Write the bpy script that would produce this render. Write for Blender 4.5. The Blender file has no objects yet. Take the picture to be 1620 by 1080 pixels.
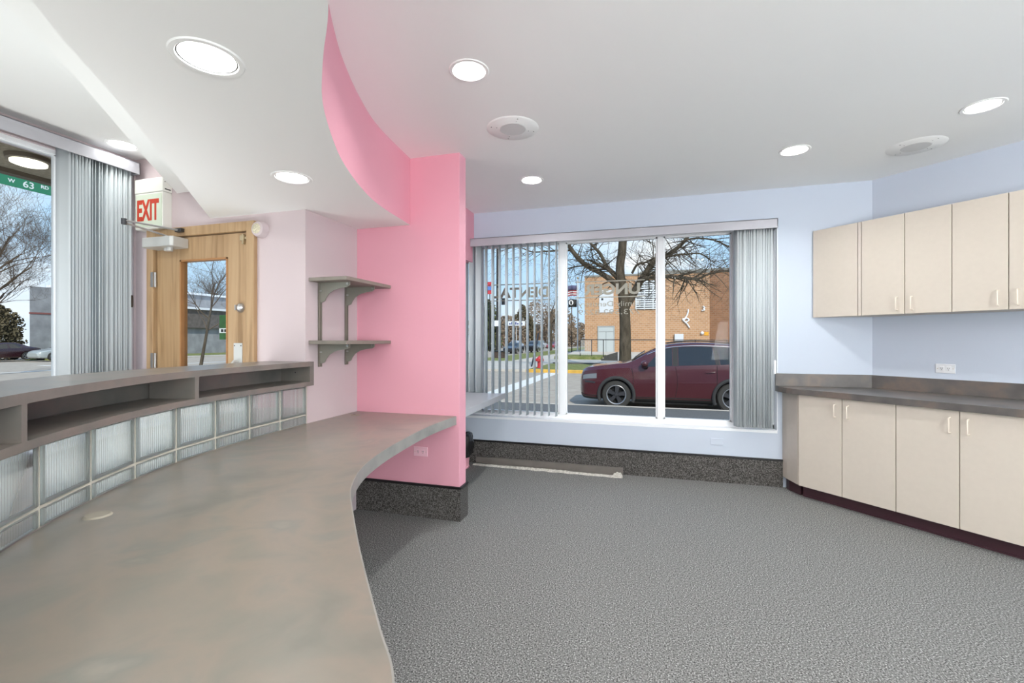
import bpy, bmesh, math, random
from mathutils import Vector, Matrix
from mathutils.geometry import tessellate_polygon
random.seed(7)
PI = math.pi
C = bpy.context.scene.collection
SC = bpy.context.scene

# ------------------------------------------------------------------ camera, sky, sun, exposure
CAM_H = 1.32
YAW = math.radians(16.35)
FPX = 716.0
cd = bpy.data.cameras.new('camera'); cam = bpy.data.objects.new('camera', cd); C.objects.link(cam)
cam.location = (0, 0, CAM_H); cam.rotation_euler = (PI/2, 0, YAW)
cd.sensor_width = 36.0; cd.lens = FPX/1620*36.0
cd.shift_y = -(540-538)/1620.0
cd.clip_start = 0.02; cd.clip_end = 600
SC.camera = cam
SC.view_settings.view_transform = 'Standard'; SC.view_settings.look = 'None'
SC.view_settings.exposure = 0.0; SC.view_settings.gamma = 1.0
SC.view_settings.use_curve_mapping = False
SC.cycles.use_denoising = True
SC.cycles.max_bounces = 14; SC.cycles.diffuse_bounces = 7; SC.cycles.transparent_max_bounces = 24
SC.cycles.transmission_bounces = 12; SC.cycles.caustics_refractive = False; SC.cycles.caustics_reflective = False

world = bpy.data.worlds.new('world'); SC.world = world; world.use_nodes = True
wn = world.node_tree; wn.nodes.clear()
def _n(t, **k):
    n = wn.nodes.new(t)
    for a, b in k.items(): setattr(n, a, b)
    return n
tc = _n('ShaderNodeTexCoord'); sep = _n('ShaderNodeSeparateXYZ'); wn.links.new(tc.outputs['Generated'], sep.inputs[0])
grad = _n('ShaderNodeValToRGB'); wn.links.new(sep.outputs['Z'], grad.inputs[0])
e = grad.color_ramp.elements
e[0].position = 0.0; e[0].color = (0.58, 0.76, 0.96, 1); e[1].position = 0.55; e[1].color = (0.26, 0.48, 0.86, 1)
m = grad.color_ramp.elements.new(0.2); m.color = (0.46, 0.70, 0.96, 1)
mp = _n('ShaderNodeMapping'); mp.inputs['Scale'].default_value = (1.0, 1.0, 2.6); wn.links.new(tc.outputs['Generated'], mp.inputs[0])
cn = _n('ShaderNodeTexNoise'); cn.inputs['Scale'].default_value = 3.3; cn.inputs['Detail'].default_value = 7; wn.links.new(mp.outputs[0], cn.inputs['Vector'])
cr = _n('ShaderNodeValToRGB'); wn.links.new(cn.outputs['Fac'], cr.inputs[0])
cr.color_ramp.elements[0].position = 0.5; cr.color_ramp.elements[0].color = (0, 0, 0, 1)
cr.color_ramp.elements[1].position = 0.72; cr.color_ramp.elements[1].color = (1, 1, 1, 1)
mx = _n('ShaderNodeMix', data_type='RGBA'); wn.links.new(cr.outputs[0], mx.inputs[0]); wn.links.new(grad.outputs[0], mx.inputs[6])
mx.inputs[7].default_value = (0.93, 0.94, 0.97, 1)
bg = _n('ShaderNodeBackground'); wn.links.new(mx.outputs[2], bg.inputs[0]); bg.inputs[1].default_value = 1.18
wo = _n('ShaderNodeOutputWorld'); wn.links.new(bg.outputs[0], wo.inputs[0])

sd = bpy.data.lights.new('sun', 'SUN'); sun = bpy.data.objects.new('sun', sd); C.objects.link(sun)
sd.energy = 3.9; sd.angle = math.radians(1.5); sd.color = (1.0, 0.95, 0.87)
SUN_FROM = Vector((0.36, -0.70, 0.64)).normalized()
sun.rotation_euler = SUN_FROM.to_track_quat('Z', 'Y').to_euler()

LAMP_W = 11.0           # each recessed ceiling lamp
def area(name, loc, size, power, aim, color=(1, 1, 1), sy=None):
    d = bpy.data.lights.new(name, 'AREA'); d.energy = power; d.color = color
    d.shape = 'RECTANGLE' if sy else 'DISK'; d.size = size
    if sy: d.size_y = sy
    o = bpy.data.objects.new(name, d); C.objects.link(o); o.location = loc
    o.rotation_euler = Vector(aim).normalized().to_track_quat('-Z', 'Y').to_euler()
    return o
# added fill aimed up and forward from behind the camera, with no fixture
area('added_ceiling_fill', (2.6, -2.2, 1.34), 2.0, 330.0, (-0.12, 0.5, 1), (0.985, 1.0, 0.985), 2.0)
area('added_block_fill', (-3.0, 0.9, 0.35), 0.9, 46.0, (0.5, 0.0, 1), (0.97, 1.0, 0.99), 2.4)  # unseen fill added low down to brighten the glass blocks from behind

# ------------------------------------------------------------------ materials
def lin(c): return tuple(((v/255)/12.92 if v/255 <= 0.04045 else ((v/255+0.055)/1.055)**2.4) for v in c)
MATS = {}
def mat(name, col, rough=0.5, metal=0.0, spec=0.5, emit=None, estr=0.0, var=0.0, vscale=8.0, bump=0.0, bscale=200.0, coat=0.0, trans=0.0):
    if name in MATS: return MATS[name]
    mm = bpy.data.materials.new(name); mm.use_nodes = True
    nt = mm.node_tree; b = nt.nodes['Principled BSDF']
    b.inputs['Base Color'].default_value = (*col, 1); b.inputs['Roughness'].default_value = rough
    b.inputs['Metallic'].default_value = metal; b.inputs['Specular IOR Level'].default_value = spec
    b.inputs['Coat Weight'].default_value = coat; b.inputs['Transmission Weight'].default_value = trans
    if emit: b.inputs['Emission Color'].default_value = (*emit, 1); b.inputs['Emission Strength'].default_value = estr
    t = nt.nodes.new('ShaderNodeTexCoord')
    if var > 0:
        n = nt.nodes.new('ShaderNodeTexNoise'); n.inputs['Scale'].default_value = vscale; n.inputs['Detail'].default_value = 4
        nt.links.new(t.outputs['Object'], n.inputs['Vector'])
        r = nt.nodes.new('ShaderNodeValToRGB'); nt.links.new(n.outputs['Fac'], r.inputs[0])
        r.color_ramp.elements[0].position = 0.3; r.color_ramp.elements[0].color = (*[c*(1-var) for c in col], 1)
        r.color_ramp.elements[1].position = 0.7; r.color_ramp.elements[1].color = (*[min(1, c*(1+var)) for c in col], 1)
        nt.links.new(r.outputs[0], b.inputs['Base Color'])
    if bump > 0:
        n2 = nt.nodes.new('ShaderNodeTexNoise'); n2.inputs['Scale'].default_value = bscale
        nt.links.new(t.outputs['Object'], n2.inputs['Vector'])
        bu = nt.nodes.new('ShaderNodeBump'); bu.inputs['Strength'].default_value = bump; bu.inputs['Distance'].default_value = 0.005
        nt.links.new(n2.outputs['Fac'], bu.inputs['Height']); nt.links.new(bu.outputs[0], b.inputs['Normal'])
    MATS[name] = mm
    return mm

def ramp_mat(name, stops, scale, detail=5, rough=0.5, stretch=(1, 1, 1), bump=0.0, spec=0.5, distort=0.0, bdist=0.004):
    """noise driven colours: stops = [(pos, colour)]"""
    if name in MATS: return MATS[name]
    mm = bpy.data.materials.new(name); mm.use_nodes = True; nt = mm.node_tree; b = nt.nodes['Principled BSDF']
    b.inputs['Roughness'].default_value = rough; b.inputs['Specular IOR Level'].default_value = spec
    t = nt.nodes.new('ShaderNodeTexCoord'); mpp = nt.nodes.new('ShaderNodeMapping'); mpp.inputs['Scale'].default_value = stretch
    nt.links.new(t.outputs['Object'], mpp.inputs[0])
    n = nt.nodes.new('ShaderNodeTexNoise'); n.inputs['Scale'].default_value = scale; n.inputs['Detail'].default_value = detail
    n.inputs['Distortion'].default_value = distort
    nt.links.new(mpp.outputs[0], n.inputs['Vector'])
    r = nt.nodes.new('ShaderNodeValToRGB'); nt.links.new(n.outputs['Fac'], r.inputs[0])
    els = r.color_ramp.elements
    els[0].position = stops[0][0]; els[0].color = (*stops[0][1], 1); els[1].position = stops[-1][0]; els[1].color = (*stops[-1][1], 1)
    for p, c in stops[1:-1]:
        q = els.new(p); q.color = (*c, 1)
    nt.links.new(r.outputs[0], b.inputs['Base Color'])
    if bump:
        bu = nt.nodes.new('ShaderNodeBump'); bu.inputs['Strength'].default_value = bump; bu.inputs['Distance'].default_value = bdist
        nt.links.new(n.outputs['Fac'], bu.inputs['Height']); nt.links.new(bu.outputs[0], b.inputs['Normal'])
    MATS[name] = mm
    return mm

M_CEIL = mat('ceiling_white_paint', (0.905, 0.91, 0.895), 0.9, spec=0.2)
M_PINK = mat('rose_pink_paint', (0.755, 0.365, 0.445), 0.7, spec=0.25)
M_PALE = mat('pale_pink_paint', (0.59, 0.50, 0.512), 0.7, spec=0.25)
M_BLUE = mat('pale_blue_paint', (0.55, 0.61, 0.705), 0.7, spec=0.25)
M_WHITE = mat('white_wall_paint', (0.82, 0.82, 0.82), 0.7, spec=0.25)
M_FRAME = mat('white_vinyl_frame', (0.86, 0.88, 0.90), 0.35)
M_CARPET = ramp_mat('grey_loop_carpet', [(0.30, (0.025, 0.025, 0.024)), (0.45, (0.16, 0.16, 0.155)), (0.57, (0.23, 0.23, 0.223)), (0.70, (0.52, 0.52, 0.50))], 150, 2, 0.95, bump=0.4, spec=0.1)
M_BASE = ramp_mat('dark_carpet_base', [(0.32, (0.02, 0.018, 0.017)), (0.5, (0.085, 0.08, 0.075)), (0.70, (0.22, 0.21, 0.20))], 150, 3, 0.95, bump=0.5, spec=0.1)
M_CAP = mat('black_base_cap', (0.008, 0.008, 0.009), 0.4)
LAM = [(0.22, (0.165, 0.162, 0.14)), (0.42, (0.225, 0.21, 0.178)), (0.55, (0.265, 0.226, 0.187)), (0.66, (0.215, 0.208, 0.18)), (0.8, (0.285, 0.257, 0.217))]
M_LAM = ramp_mat('taupe_mottled_laminate', LAM, 5.0, 10, 0.29, (1, 1, 1), spec=0.42, distort=0.4)
M_LAMD = ramp_mat('brown_grey_laminate', [(0.25, (0.125, 0.122, 0.112)), (0.45, (0.175, 0.163, 0.146)), (0.6, (0.205, 0.176, 0.154)), (0.8, (0.16, 0.156, 0.144))], 6.0, 8, 0.3, spec=0.42)
M_LAME = ramp_mat('grey_green_laminate_edge', [(0.25, (0.22, 0.22, 0.205)), (0.5, (0.29, 0.285, 0.265)), (0.75, (0.34, 0.32, 0.30))], 8.0, 8, 0.4, spec=0.42)
M_LAMK = ramp_mat('dark_slate_laminate', [(0.25, (0.075, 0.07, 0.068)), (0.5, (0.125, 0.115, 0.108)), (0.62, (0.17, 0.135, 0.115)), (0.8, (0.10, 0.098, 0.095))], 6.0, 8, 0.4, spec=0.42)
M_LAMG = mat('light_grey_laminate', (0.42, 0.43, 0.46), 0.3, spec=0.45)
M_CREAM = mat('cream_cabinet_laminate', (0.62, 0.56, 0.485), 0.5, spec=0.35, var=0.015, vscale=30)
M_GAP = mat('cabinet_gap_brown', (0.20, 0.15, 0.12), 0.8)
M_TOE = mat('maroon_toe_kick', (0.055, 0.022, 0.03), 0.4)
M_VAL = mat('grey_valance', (0.45, 0.45, 0.49), 0.55)
M_SHELF = mat('olive_grey_shelf', (0.22, 0.195, 0.165), 0.5, var=0.1, vscale=12)
M_STEEL = mat('satin_steel', (0.55, 0.55, 0.55), 0.35, metal=0.9)
M_ALU = mat('painted_aluminium', (0.60, 0.60, 0.58), 0.45, metal=0.3)
M_BRASS = mat('tan_metal', (0.50, 0.40, 0.25), 0.4, metal=0.5)
M_BLACK = mat('black_plastic', (0.012, 0.012, 0.013), 0.4)
M_IVORY = mat('ivory_plastic', (0.80, 0.79, 0.74), 0.45)
M_PLATE = mat('white_plastic_plate', (0.80, 0.82, 0.84), 0.4)
M_PPINK = mat('painted_pink_plate', (0.86, 0.52, 0.60), 0.5)
M_GREYG = mat('speaker_grille_grey', (0.66, 0.66, 0.65), 0.7)
M_EXIT = mat('exit_face', (0.60, 0.655, 0.54), 0.4, emit=(0.82, 0.9, 0.74), estr=0.05)
M_RED = mat('exit_red', (0.55, 0.05, 0.02), 0.5)
M_LETTER = mat('window_vinyl_letter', (0.40, 0.38, 0.325), 0.6)
M_BULB = mat('lamp_lens', (0.9, 0.9, 0.88), 0.4, emit=(1.0, 0.985, 0.95), estr=5.0)
M_REFL = mat('lamp_reflector', (0.92, 0.92, 0.91), 0.25, spec=0.6)
M_BAG = mat('black_bag_film', (0.012, 0.012, 0.014), 0.22, spec=0.7)
M_ADH = ramp_mat('dry_adhesive', [(0.3, (0.35, 0.33, 0.29)), (0.7, (0.62, 0.60, 0.55))], 60, 3, 0.8, bump=0.4)

M_OAK = ramp_mat('oak_veneer', [(0.30, (0.29, 0.175, 0.083)), (0.42, (0.40, 0.255, 0.132)), (0.55, (0.45, 0.295, 0.158)), (0.75, (0.485, 0.33, 0.185))], 16, 7, 0.4, (1, 1, 0.055), distort=1.6)
M_OAKD = mat('oak_jamb', (0.40, 0.19, 0.07), 0.45, var=0.1, vscale=10)

def thin_glass(name, tint=(0.97, 0.985, 0.98), refl=0.06):
    mm = bpy.data.materials.new(name); mm.use_nodes = True; nt = mm.node_tree; nt.nodes.clear()
    o = nt.nodes.new('ShaderNodeOutputMaterial'); t = nt.nodes.new('ShaderNodeBsdfTransparent'); t.inputs[0].default_value = (*tint, 1)
    g = nt.nodes.new('ShaderNodeBsdfGlossy'); g.inputs['Roughness'].default_value = 0.0
    f = nt.nodes.new('ShaderNodeFresnel'); f.inputs['IOR'].default_value = 1.12
    x = nt.nodes.new('ShaderNodeMixShader'); nt.links.new(f.outputs[0], x.inputs[0]); nt.links.new(t.outputs[0], x.inputs[1]); nt.links.new(g.outputs[0], x.inputs[2])
    nt.links.new(x.outputs[0], o.inputs[0]); MATS[name] = mm
    return mm
M_GLASS = thin_glass('window_glass')

def block_mat(name, clear, tl, tint):
    mm = bpy.data.materials.new(name); mm.use_nodes = True; nt = mm.node_tree; nt.nodes.clear()
    o = nt.nodes.new('ShaderNodeOutputMaterial')
    g = nt.nodes.new('ShaderNodeBsdfRefraction'); g.inputs['Color'].default_value = (*tint, 1); g.inputs['Roughness'].default_value = 0.12; g.inputs['IOR'].default_value = 1.35
    tr = nt.nodes.new('ShaderNodeBsdfTransparent'); tr.inputs[0].default_value = (*tint, 1)
    d = nt.nodes.new('ShaderNodeBsdfDiffuse'); d.inputs[0].default_value = (0.85, 0.92, 0.90, 1)
    tl_ = nt.nodes.new('ShaderNodeBsdfTranslucent'); tl_.inputs[0].default_value = (0.93, 0.97, 0.97, 1)
    gl = nt.nodes.new('ShaderNodeBsdfGlossy'); gl.inputs['Roughness'].default_value = 0.05
    a = nt.nodes.new('ShaderNodeMixShader'); a.inputs[0].default_value = 0.22; nt.links.new(tl_.outputs[0], a.inputs[1]); nt.links.new(d.outputs[0], a.inputs[2])
    b0 = nt.nodes.new('ShaderNodeMixShader'); b0.inputs[0].default_value = clear; nt.links.new(a.outputs[0], b0.inputs[1]); nt.links.new(tr.outputs[0], b0.inputs[2])
    f = nt.nodes.new('ShaderNodeFresnel'); f.inputs['IOR'].default_value = 1.45
    c = nt.nodes.new('ShaderNodeMixShader'); nt.links.new(f.outputs[0], c.inputs[0]); nt.links.new(b0.outputs[0], c.inputs[1]); nt.links.new(gl.outputs[0], c.inputs[2])
    nt.links.new(c.outputs[0], o.inputs[0]); MATS[name] = mm
    return mm
M_BLKRIB = block_mat('ribbed_glass', 0.22, 0.5, (0.95, 0.985, 0.98))
M_BLKEDGE = block_mat('green_glass_edge', 0.2, 0.5, (0.84, 0.93, 0.89))
M_BLKBACK = block_mat('clear_ribbed_glass', 0.93, 0.5, (0.97, 0.99, 0.985))
M_MORTAR = mat('beige_mortar', (0.55, 0.52, 0.44), 0.85)

def slat_mat():
    mm = bpy.data.materials.new('blind_slat_vinyl'); mm.use_nodes = True; nt = mm.node_tree; nt.nodes.clear()
    o = nt.nodes.new('ShaderNodeOutputMaterial'); d = nt.nodes.new('ShaderNodeBsdfDiffuse'); d.inputs[0].default_value = (0.72, 0.76, 0.78, 1)
    t = nt.nodes.new('ShaderNodeBsdfTranslucent'); t.inputs[0].default_value = (0.72, 0.78, 0.80, 1)
    x = nt.nodes.new('ShaderNodeMixShader'); x.inputs[0].default_value = 0.3
    nt.links.new(d.outputs[0], x.inputs[1]); nt.links.new(t.outputs[0], x.inputs[2]); nt.links.new(x.outputs[0], o.inputs[0])
    MATS['blind_slat_vinyl'] = mm
    return mm
M_SLAT = slat_mat()

# ------------------------------------------------------------------ geometry helpers
class G:
    def __init__(s): s.b = bmesh.new()
    def box(s, x0, x1, y0, y1, z0, z1, M=None):
        v = [s.b.verts.new(Vector(p) if M is None else M @ Vector(p)) for p in
             [(x0,y0,z0),(x1,y0,z0),(x1,y1,z0),(x0,y1,z0),(x0,y0,z1),(x1,y0,z1),(x1,y1,z1),(x0,y1,z1)]]
        for f in [(0,3,2,1),(4,5,6,7),(0,1,5,4),(1,2,6,5),(2,3,7,6),(3,0,4,7)]: s.b.faces.new([v[i] for i in f])
        return s
    def prism(s, poly, z0, z1, M=None, caps=True):
        n = len(poly)
        f = (lambda p: Vector(p)) if M is None else (lambda p: M @ Vector(p))
        lo = [s.b.verts.new(f((x, y, z0))) for x, y in poly]; hi = [s.b.verts.new(f((x, y, z1))) for x, y in poly]
        for i in range(n): s.b.faces.new((lo[i], lo[(i+1) % n], hi[(i+1) % n], hi[i]))
        if caps:
            s.b.faces.new(lo[::-1]); s.b.faces.new(hi)
        return s
    def flat(s, poly, z, holes=(), up=False):
        """a flat sheet with round holes"""
        loops = [[Vector((x, y, z)) for x, y in poly]]
        for (cx, cy, r) in holes: loops.append([Vector((cx+r*math.cos(2*PI*k/40), cy+r*math.sin(2*PI*k/40), z)) for k in range(40)])
        vs = [s.b.verts.new(p) for lp in loops for p in lp]
        for t in tessellate_polygon(loops):
            if len(set(t)) < 3: continue
            a, b_, c = (vs[q] for q in t)
            if abs((b_.co-a.co).cross(c.co-a.co).z) < 1e-9: continue
            try: fc = s.b.faces.new((a, b_, c))
            except ValueError: continue
            fc.normal_update()
            if (fc.normal.z > 0) != up: fc.normal_flip()
        return s
    def tube(s, pts, rad, n=8, cap=True):
        pts = [Vector(p) for p in pts]
        if not hasattr(rad, '__len__'): rad = [rad]*len(pts)
        rings = []; prev = None
        for i, p in enumerate(pts):
            t = (pts[min(i+1, len(pts)-1)] - pts[max(i-1, 0)])
            if t.length < 1e-9: t = Vector((0, 0, 1))
            t.normalize()
            if prev is None:
                a = Vector((0, 0, 1)) if abs(t.z) < 0.9 else Vector((1, 0, 0))
                u = t.cross(a).normalized()
            else:
                u = (prev - t*prev.dot(t))
                u = u.normalized() if u.length > 1e-6 else t.orthogonal().normalized()
            prev = u; w = t.cross(u)
            rings.append([s.b.verts.new(p + (u*math.cos(2*PI*k/n) + w*math.sin(2*PI*k/n))*rad[i]) for k in range(n)])
        for a, b in zip(rings, rings[1:]):
            for k in range(n): s.b.faces.new((a[k], a[(k+1) % n], b[(k+1) % n], b[k]))
        if cap:
            s.b.faces.new(rings[0][::-1]); s.b.faces.new(rings[-1])
        return s
    def cyl(s, p0, p1, r0, r1=None, n=24): return s.tube([p0, p1], [r0, r0 if r1 is None else r1], n)
    def lathe(s, prof, o=(0, 0, 0), M=None, n=36):
        """prof: [(r, z)] spun about z"""
        rings = []
        for r, z in prof:
            ring = []
            for k in range(n):
                p = Vector((r*math.cos(2*PI*k/n), r*math.sin(2*PI*k/n), z))
                p = (M @ p if M is not None else p) + Vector(o)
                ring.append(s.b.verts.new(p))
            rings.append(ring)
        for a, b in zip(rings, rings[1:]):
            for k in range(n): s.b.faces.new((a[k], a[(k+1) % n], b[(k+1) % n], b[k]))
        bmesh.ops.remove_doubles(s.b, verts=s.b.verts, dist=1e-6)
        return s
    def strip(s, a, b):
        """quads between two point rows"""
        A = [s.b.verts.new(p) for p in a]; B = [s.b.verts.new(p) for p in b]
        for i in range(len(A)-1): s.b.faces.new((A[i], A[i+1], B[i+1], B[i]))
        return s
    def grid(s, rows):
        R = [[s.b.verts.new(p) for p in r] for r in rows]
        for a, b in zip(R, R[1:]):
            for i in range(len(a)-1): s.b.faces.new((a[i], a[i+1], b[i+1], b[i]))
        return s
    def ball(s, c, r, n=2, sc=(1, 1, 1)):
        bmesh.ops.create_icosphere(s.b, subdivisions=n, radius=1, matrix=Matrix.Translation(c) @ Matrix.Diagonal((r*sc[0], r*sc[1], r*sc[2], 1)))
        return s

def wloc(o):
    v = Vector((0, 0, 0))
    while o is not None: v += o.location; o = o.parent
    return v
def obj(name, g, m, parent=None, bev=0.0, smooth=False, local=False, label=None, solid=0.0):
    me = bpy.data.meshes.new(name)
    bmesh.ops.recalc_face_normals(g.b, faces=g.b.faces) if not getattr(g, 'keep', False) else None
    if parent is not None and not local:
        bmesh.ops.translate(g.b, verts=g.b.verts, vec=-wloc(parent))
    g.b.to_mesh(me); g.b.free()
    for mt in (m if isinstance(m, (list, tuple)) else [m]): me.materials.append(mt)
    if smooth:
        for p in me.polygons: p.use_smooth = True
        try: me.set_sharp_from_angle(angle=math.radians(35))
        except Exception: pass
    o = bpy.data.objects.new(name, me); C.objects.link(o)
    if parent is not None: o.parent = parent
    if solid:
        md = o.modifiers.new('solid', 'SOLIDIFY'); md.thickness = solid; md.offset = -1
    if bev > 0:
        md = o.modifiers.new('bevel', 'BEVEL'); md.width = bev; md.segments = 2; md.limit_method = 'ANGLE'; md.angle_limit = math.radians(40)
    if label: o['label'] = label
    return o
def thing(name, label, cat, loc=(0, 0, 0), rz=0.0, group=None):
    o = bpy.data.objects.new(name, None); C.objects.link(o); o.empty_display_size = 0.1
    o.location = loc; o.rotation_euler = (0, 0, rz); o['label'] = label; o['category'] = cat
    if group: o['group'] = group
    return o
def tag(o, label, cat, group=None, kind=None):
    o['label'] = label; o['category'] = cat
    if group: o['group'] = group
    if kind: o['kind'] = kind
    return o
def struct(name, g=None, m=None, loc=(0, 0, 0), bev=0.0, smooth=False):
    if g is None:
        o = bpy.data.objects.new(name, None); C.objects.link(o); o.location = loc
    else: o = obj(name, g, m, bev=bev, smooth=smooth)
    o['kind'] = 'structure'
    return o
def dup(root, loc=None, rz=None, label=None, group=None):
    r = root.copy(); C.objects.link(r)
    if loc is not None: r.location = loc
    if rz is not None: r.rotation_euler = (0, 0, rz)
    if label: r['label'] = label
    if group: r['group'] = group
    for ch in list(root.children):
        c = ch.copy(); C.objects.link(c); c.parent = r
        for gch in list(ch.children):
            d = gch.copy(); C.objects.link(d); d.parent = c
    return r
def text(name, body, size, m, M, parent=None, sx=1.0, bold=0.0, depth=0.001, align='LEFT', space=1.0):
    cu = bpy.data.curves.new(name, 'FONT'); cu.body = body; cu.size = size; cu.extrude = depth; cu.offset = bold
    cu.align_x = align; cu.space_character = space; cu.resolution_u = 4
    to = bpy.data.objects.new(name, cu); C.objects.link(to)
    dg = bpy.context.evaluated_depsgraph_get()
    me = bpy.data.meshes.new_from_object(to.evaluated_get(dg))
    bpy.data.objects.remove(to); bpy.data.curves.remove(cu)
    me.transform(M @ Matrix.Diagonal((sx, 1, 1, 1)))
    if parent is not None: me.transform(Matrix.Translation(-wloc(parent)))
    me.materials.clear(); me.materials.append(m); me.name = name
    o = bpy.data.objects.new(name, me); C.objects.link(o)
    if parent is not None: o.parent = parent
    return o
def basis(o, x, y):
    x = Vector(x).normalized(); y = Vector(y).normalized(); z = x.cross(y)
    return Matrix(((x.x, y.x, z.x, o[0]), (x.y, y.y, z.y, o[1]), (x.z, y.z, z.z, o[2]), (0, 0, 0, 1)))
def catmull(P, n=8):
    P = [Vector(p) for p in P]; out = []
    for i in range(len(P)-1):
        p0 = P[i-1] if i else P[0]*2-P[1]; p1 = P[i]; p2 = P[i+1]; p3 = P[i+2] if i+2 < len(P) else P[-1]*2-P[-2]
        for k in range(n):
            t = k/n
            out.append(0.5*((2*p1)+(p2-p0)*t+(2*p0-5*p1+4*p2-p3)*t*t+(3*p1-p0-3*p2+p3)*t**3))
    out.append(P[-1]); return out
def offset(P, d):
    """P: 2-D points; positive d goes to the left of travel"""
    out = []
    for i, p in enumerate(P):
        t = (P[min(i+1, len(P)-1)] - P[max(i-1, 0)]).normalized()
        out.append(p + Vector((-t.y, t.x))*d)
    return out
def resample(P, step):
    L = [0.0]
    for a, b in zip(P, P[1:]): L.append(L[-1]+(b-a).length)
    def at(s):
        s = max(0, min(L[-1], s))
        for i in range(len(P)-1):
            if s <= L[i+1] or i == len(P)-2:
                q = (s-L[i])/max(1e-9, L[i+1]-L[i]); return P[i].lerp(P[i+1], q)
    return at, L[-1]

# ------------------------------------------------------------------ the setting
CZ = 2.69; SZ = 2.19; WY = 4.59; DY = 2.5; LX = -3.72; GX = -2.164; PY = 3.063; PX = -1.298
K = 1.871 + WY                                  # the cabinet wall lies on x + y = K
struct('floor', G().prism([(-3.9, -3.5), (4.5, -3.5), (4.5, K-4.5), (K-4.8, 4.8), (-2.72, 4.8), (-2.72, 3.0), (-2.3, 2.62), (-3.9, 2.62)], -0.12, 0.0), M_CARPET)
# window wall
WX0, WX1, WZ0, WZ1 = -2.45, 1.148, 0.50, 2.385
g = G(); g.box(-2.72, 2.2, WY, WY+0.21, -0.1, WZ0); g.box(-2.72, 2.2, WY, WY+0.21, WZ1, 2.95)
g.box(-2.72, WX0, WY, WY+0.21, WZ0, WZ1); g.box(WX1, 2.2, WY, WY+0.21, WZ0, WZ1)
struct('wall_back', g, M_BLUE)
# angled cabinet wall
s2 = math.sqrt(0.5)
def on45(x, d=0.0): return (1.871+x*s2+d*s2, WY-x*s2+d*s2)
struct('wall_right', G().prism([on45(-0.12), on45(3.75), on45(3.75, 0.15), on45(-0.12, 0.15)], -0.1, 2.95), M_BLUE)
struct('wall_far_right', G().box(4.5, 4.65, -3.5, 2.05, -0.1, 2.95), M_BLUE)
struct('wall_rear', G().box(-3.9, 4.6, -3.65, -3.5, -0.1, 2.95), M_WHITE)
# left window wall
LY0, LY1, LZ0, LZ1 = -2.6, 2.49, 0.42, 2.575
g = G(); g.box(LX-0.2, LX, -3.5, 2.62, -0.1, LZ0); g.box(LX-0.2, LX, -3.5, 2.62, LZ1, 2.95)
g.box(LX-0.2, LX, -3.5, LY0, LZ0, LZ1); g.box(LX-0.2, LX, LY1, 2.62, LZ0, LZ1)
struct('wall_left', g, M_PALE)
# door wall
DX0, DX1, DZ1 = -3.566, -2.564, 2.14
g = G(); g.box(LX, DX0+0.01, DY, DY+0.12, -0.1, 2.95); g.box(DX1-0.01, GX, DY, DY+0.12, -0.1, 2.95); g.box(DX0+0.01, DX1-0.01, DY, DY+0.12, DZ1-0.01, 2.95)
struct('wall_door', g, M_PALE)
struct('wall_side', G().box(GX-0.12, GX, DY+0.12, PY+0.02, -0.1, 2.95), M_PALE)
struct('wall_partition', G().box(-2.6, PX, PY, PY+0.122, 0.0, CZ+0.1), M_PINK, bev=0.004)
struct('wall_alcove', G().box(-2.72, -2.6, PY, WY, -0.1, 2.95), M_WHITE)
struct('wall_bulkhead', G().box(-2.6, -1.776, PY+0.122, WY, 2.155, CZ+0.1), M_PINK)

# lamps and speakers: (x, y, height)
SOFFIT_LAMPS = [(-1.295, 1.076), (-1.813, 1.994)]
CEIL_LAMPS = [(-0.858, 2.148), (-0.93, 3.768), (1.038, 3.712), (1.901, 3.32), (-3.52, 2.28)]
UNSEEN_LAMPS = [(0.9, 1.2), (2.6, 1.6), (0.6, -1.0), (2.6, -0.6), (0.6, -2.6), (2.8, -2.6), (-2.7, -0.2), (-3.3, 0.9), (-2.2, -2.3)]
RH = 0.083
# soffit curve (right edge) and the two left edges
SR = [(-1.70, PY), (-1.64, 2.55), (-1.54, 2.20), (-1.415, 1.89), (-1.312, 1.69), (-1.185, 1.475), (-1.10, 1.352), (-1.02, 1.254), (-0.926, 1.146), (-0.812, 1.022), (-0.715, 0.89), (-0.65, 0.72), (-0.63, 0.5), (-0.65, 0.1), (-0.7, -0.6), (-0.8, -3.5)]
SRc = catmull([(x, y, 0) for x, y in SR], 6)
SL = [(-2.983, DY), (-2.56, 2.01), (-2.143, 1.53), (-1.87, 1.215), (-1.617, 0.892), (-1.508, 0.764), (-1.25, 0.40), (-1.12, 0.0), (-1.1, -0.6), (-1.2, -3.5)]
SL2 = [(-3.30, DY), (-2.90, 2.03), (-2.517, 1.591), (-2.176, 1.20), (-1.965, 0.921), (-1.65, 0.45), (-1.5, 0.0), (-1.45, -0.6), (-1.55, -3.5)]
SLc = catmull([(x, y, 0) for x, y in SL], 6); SL2c = catmull([(x, y, 0) for x, y in SL2], 6)
sof = struct('ceiling_soffit', G().flat([(p.x, p.y) for p in SRc] + [(p.x, p.y) for p in reversed(SLc)] + [(GX, DY), (GX, PY)], SZ,
             [(x, y, RH) for x, y in SOFFIT_LAMPS]), M_CEIL)
obj('fascia', G().strip([(p.x, p.y, SZ) for p in SRc], [(p.x, p.y, CZ) for p in SRc]), M_PINK, sof, smooth=True)
obj('edge_face', G().strip([(p.x, p.y, SZ) for p in SLc], [(p.x, p.y, 2.40) for p in SLc]), M_CEIL, sof, smooth=True)
g = G().strip([(p.x, p.y, 2.40) for p in SL2c], [(p.x, p.y, CZ) for p in SL2c])
n = len(SLc); sl2r = catmull([(x, y, 0) for x, y in SL2], 6)
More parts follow.
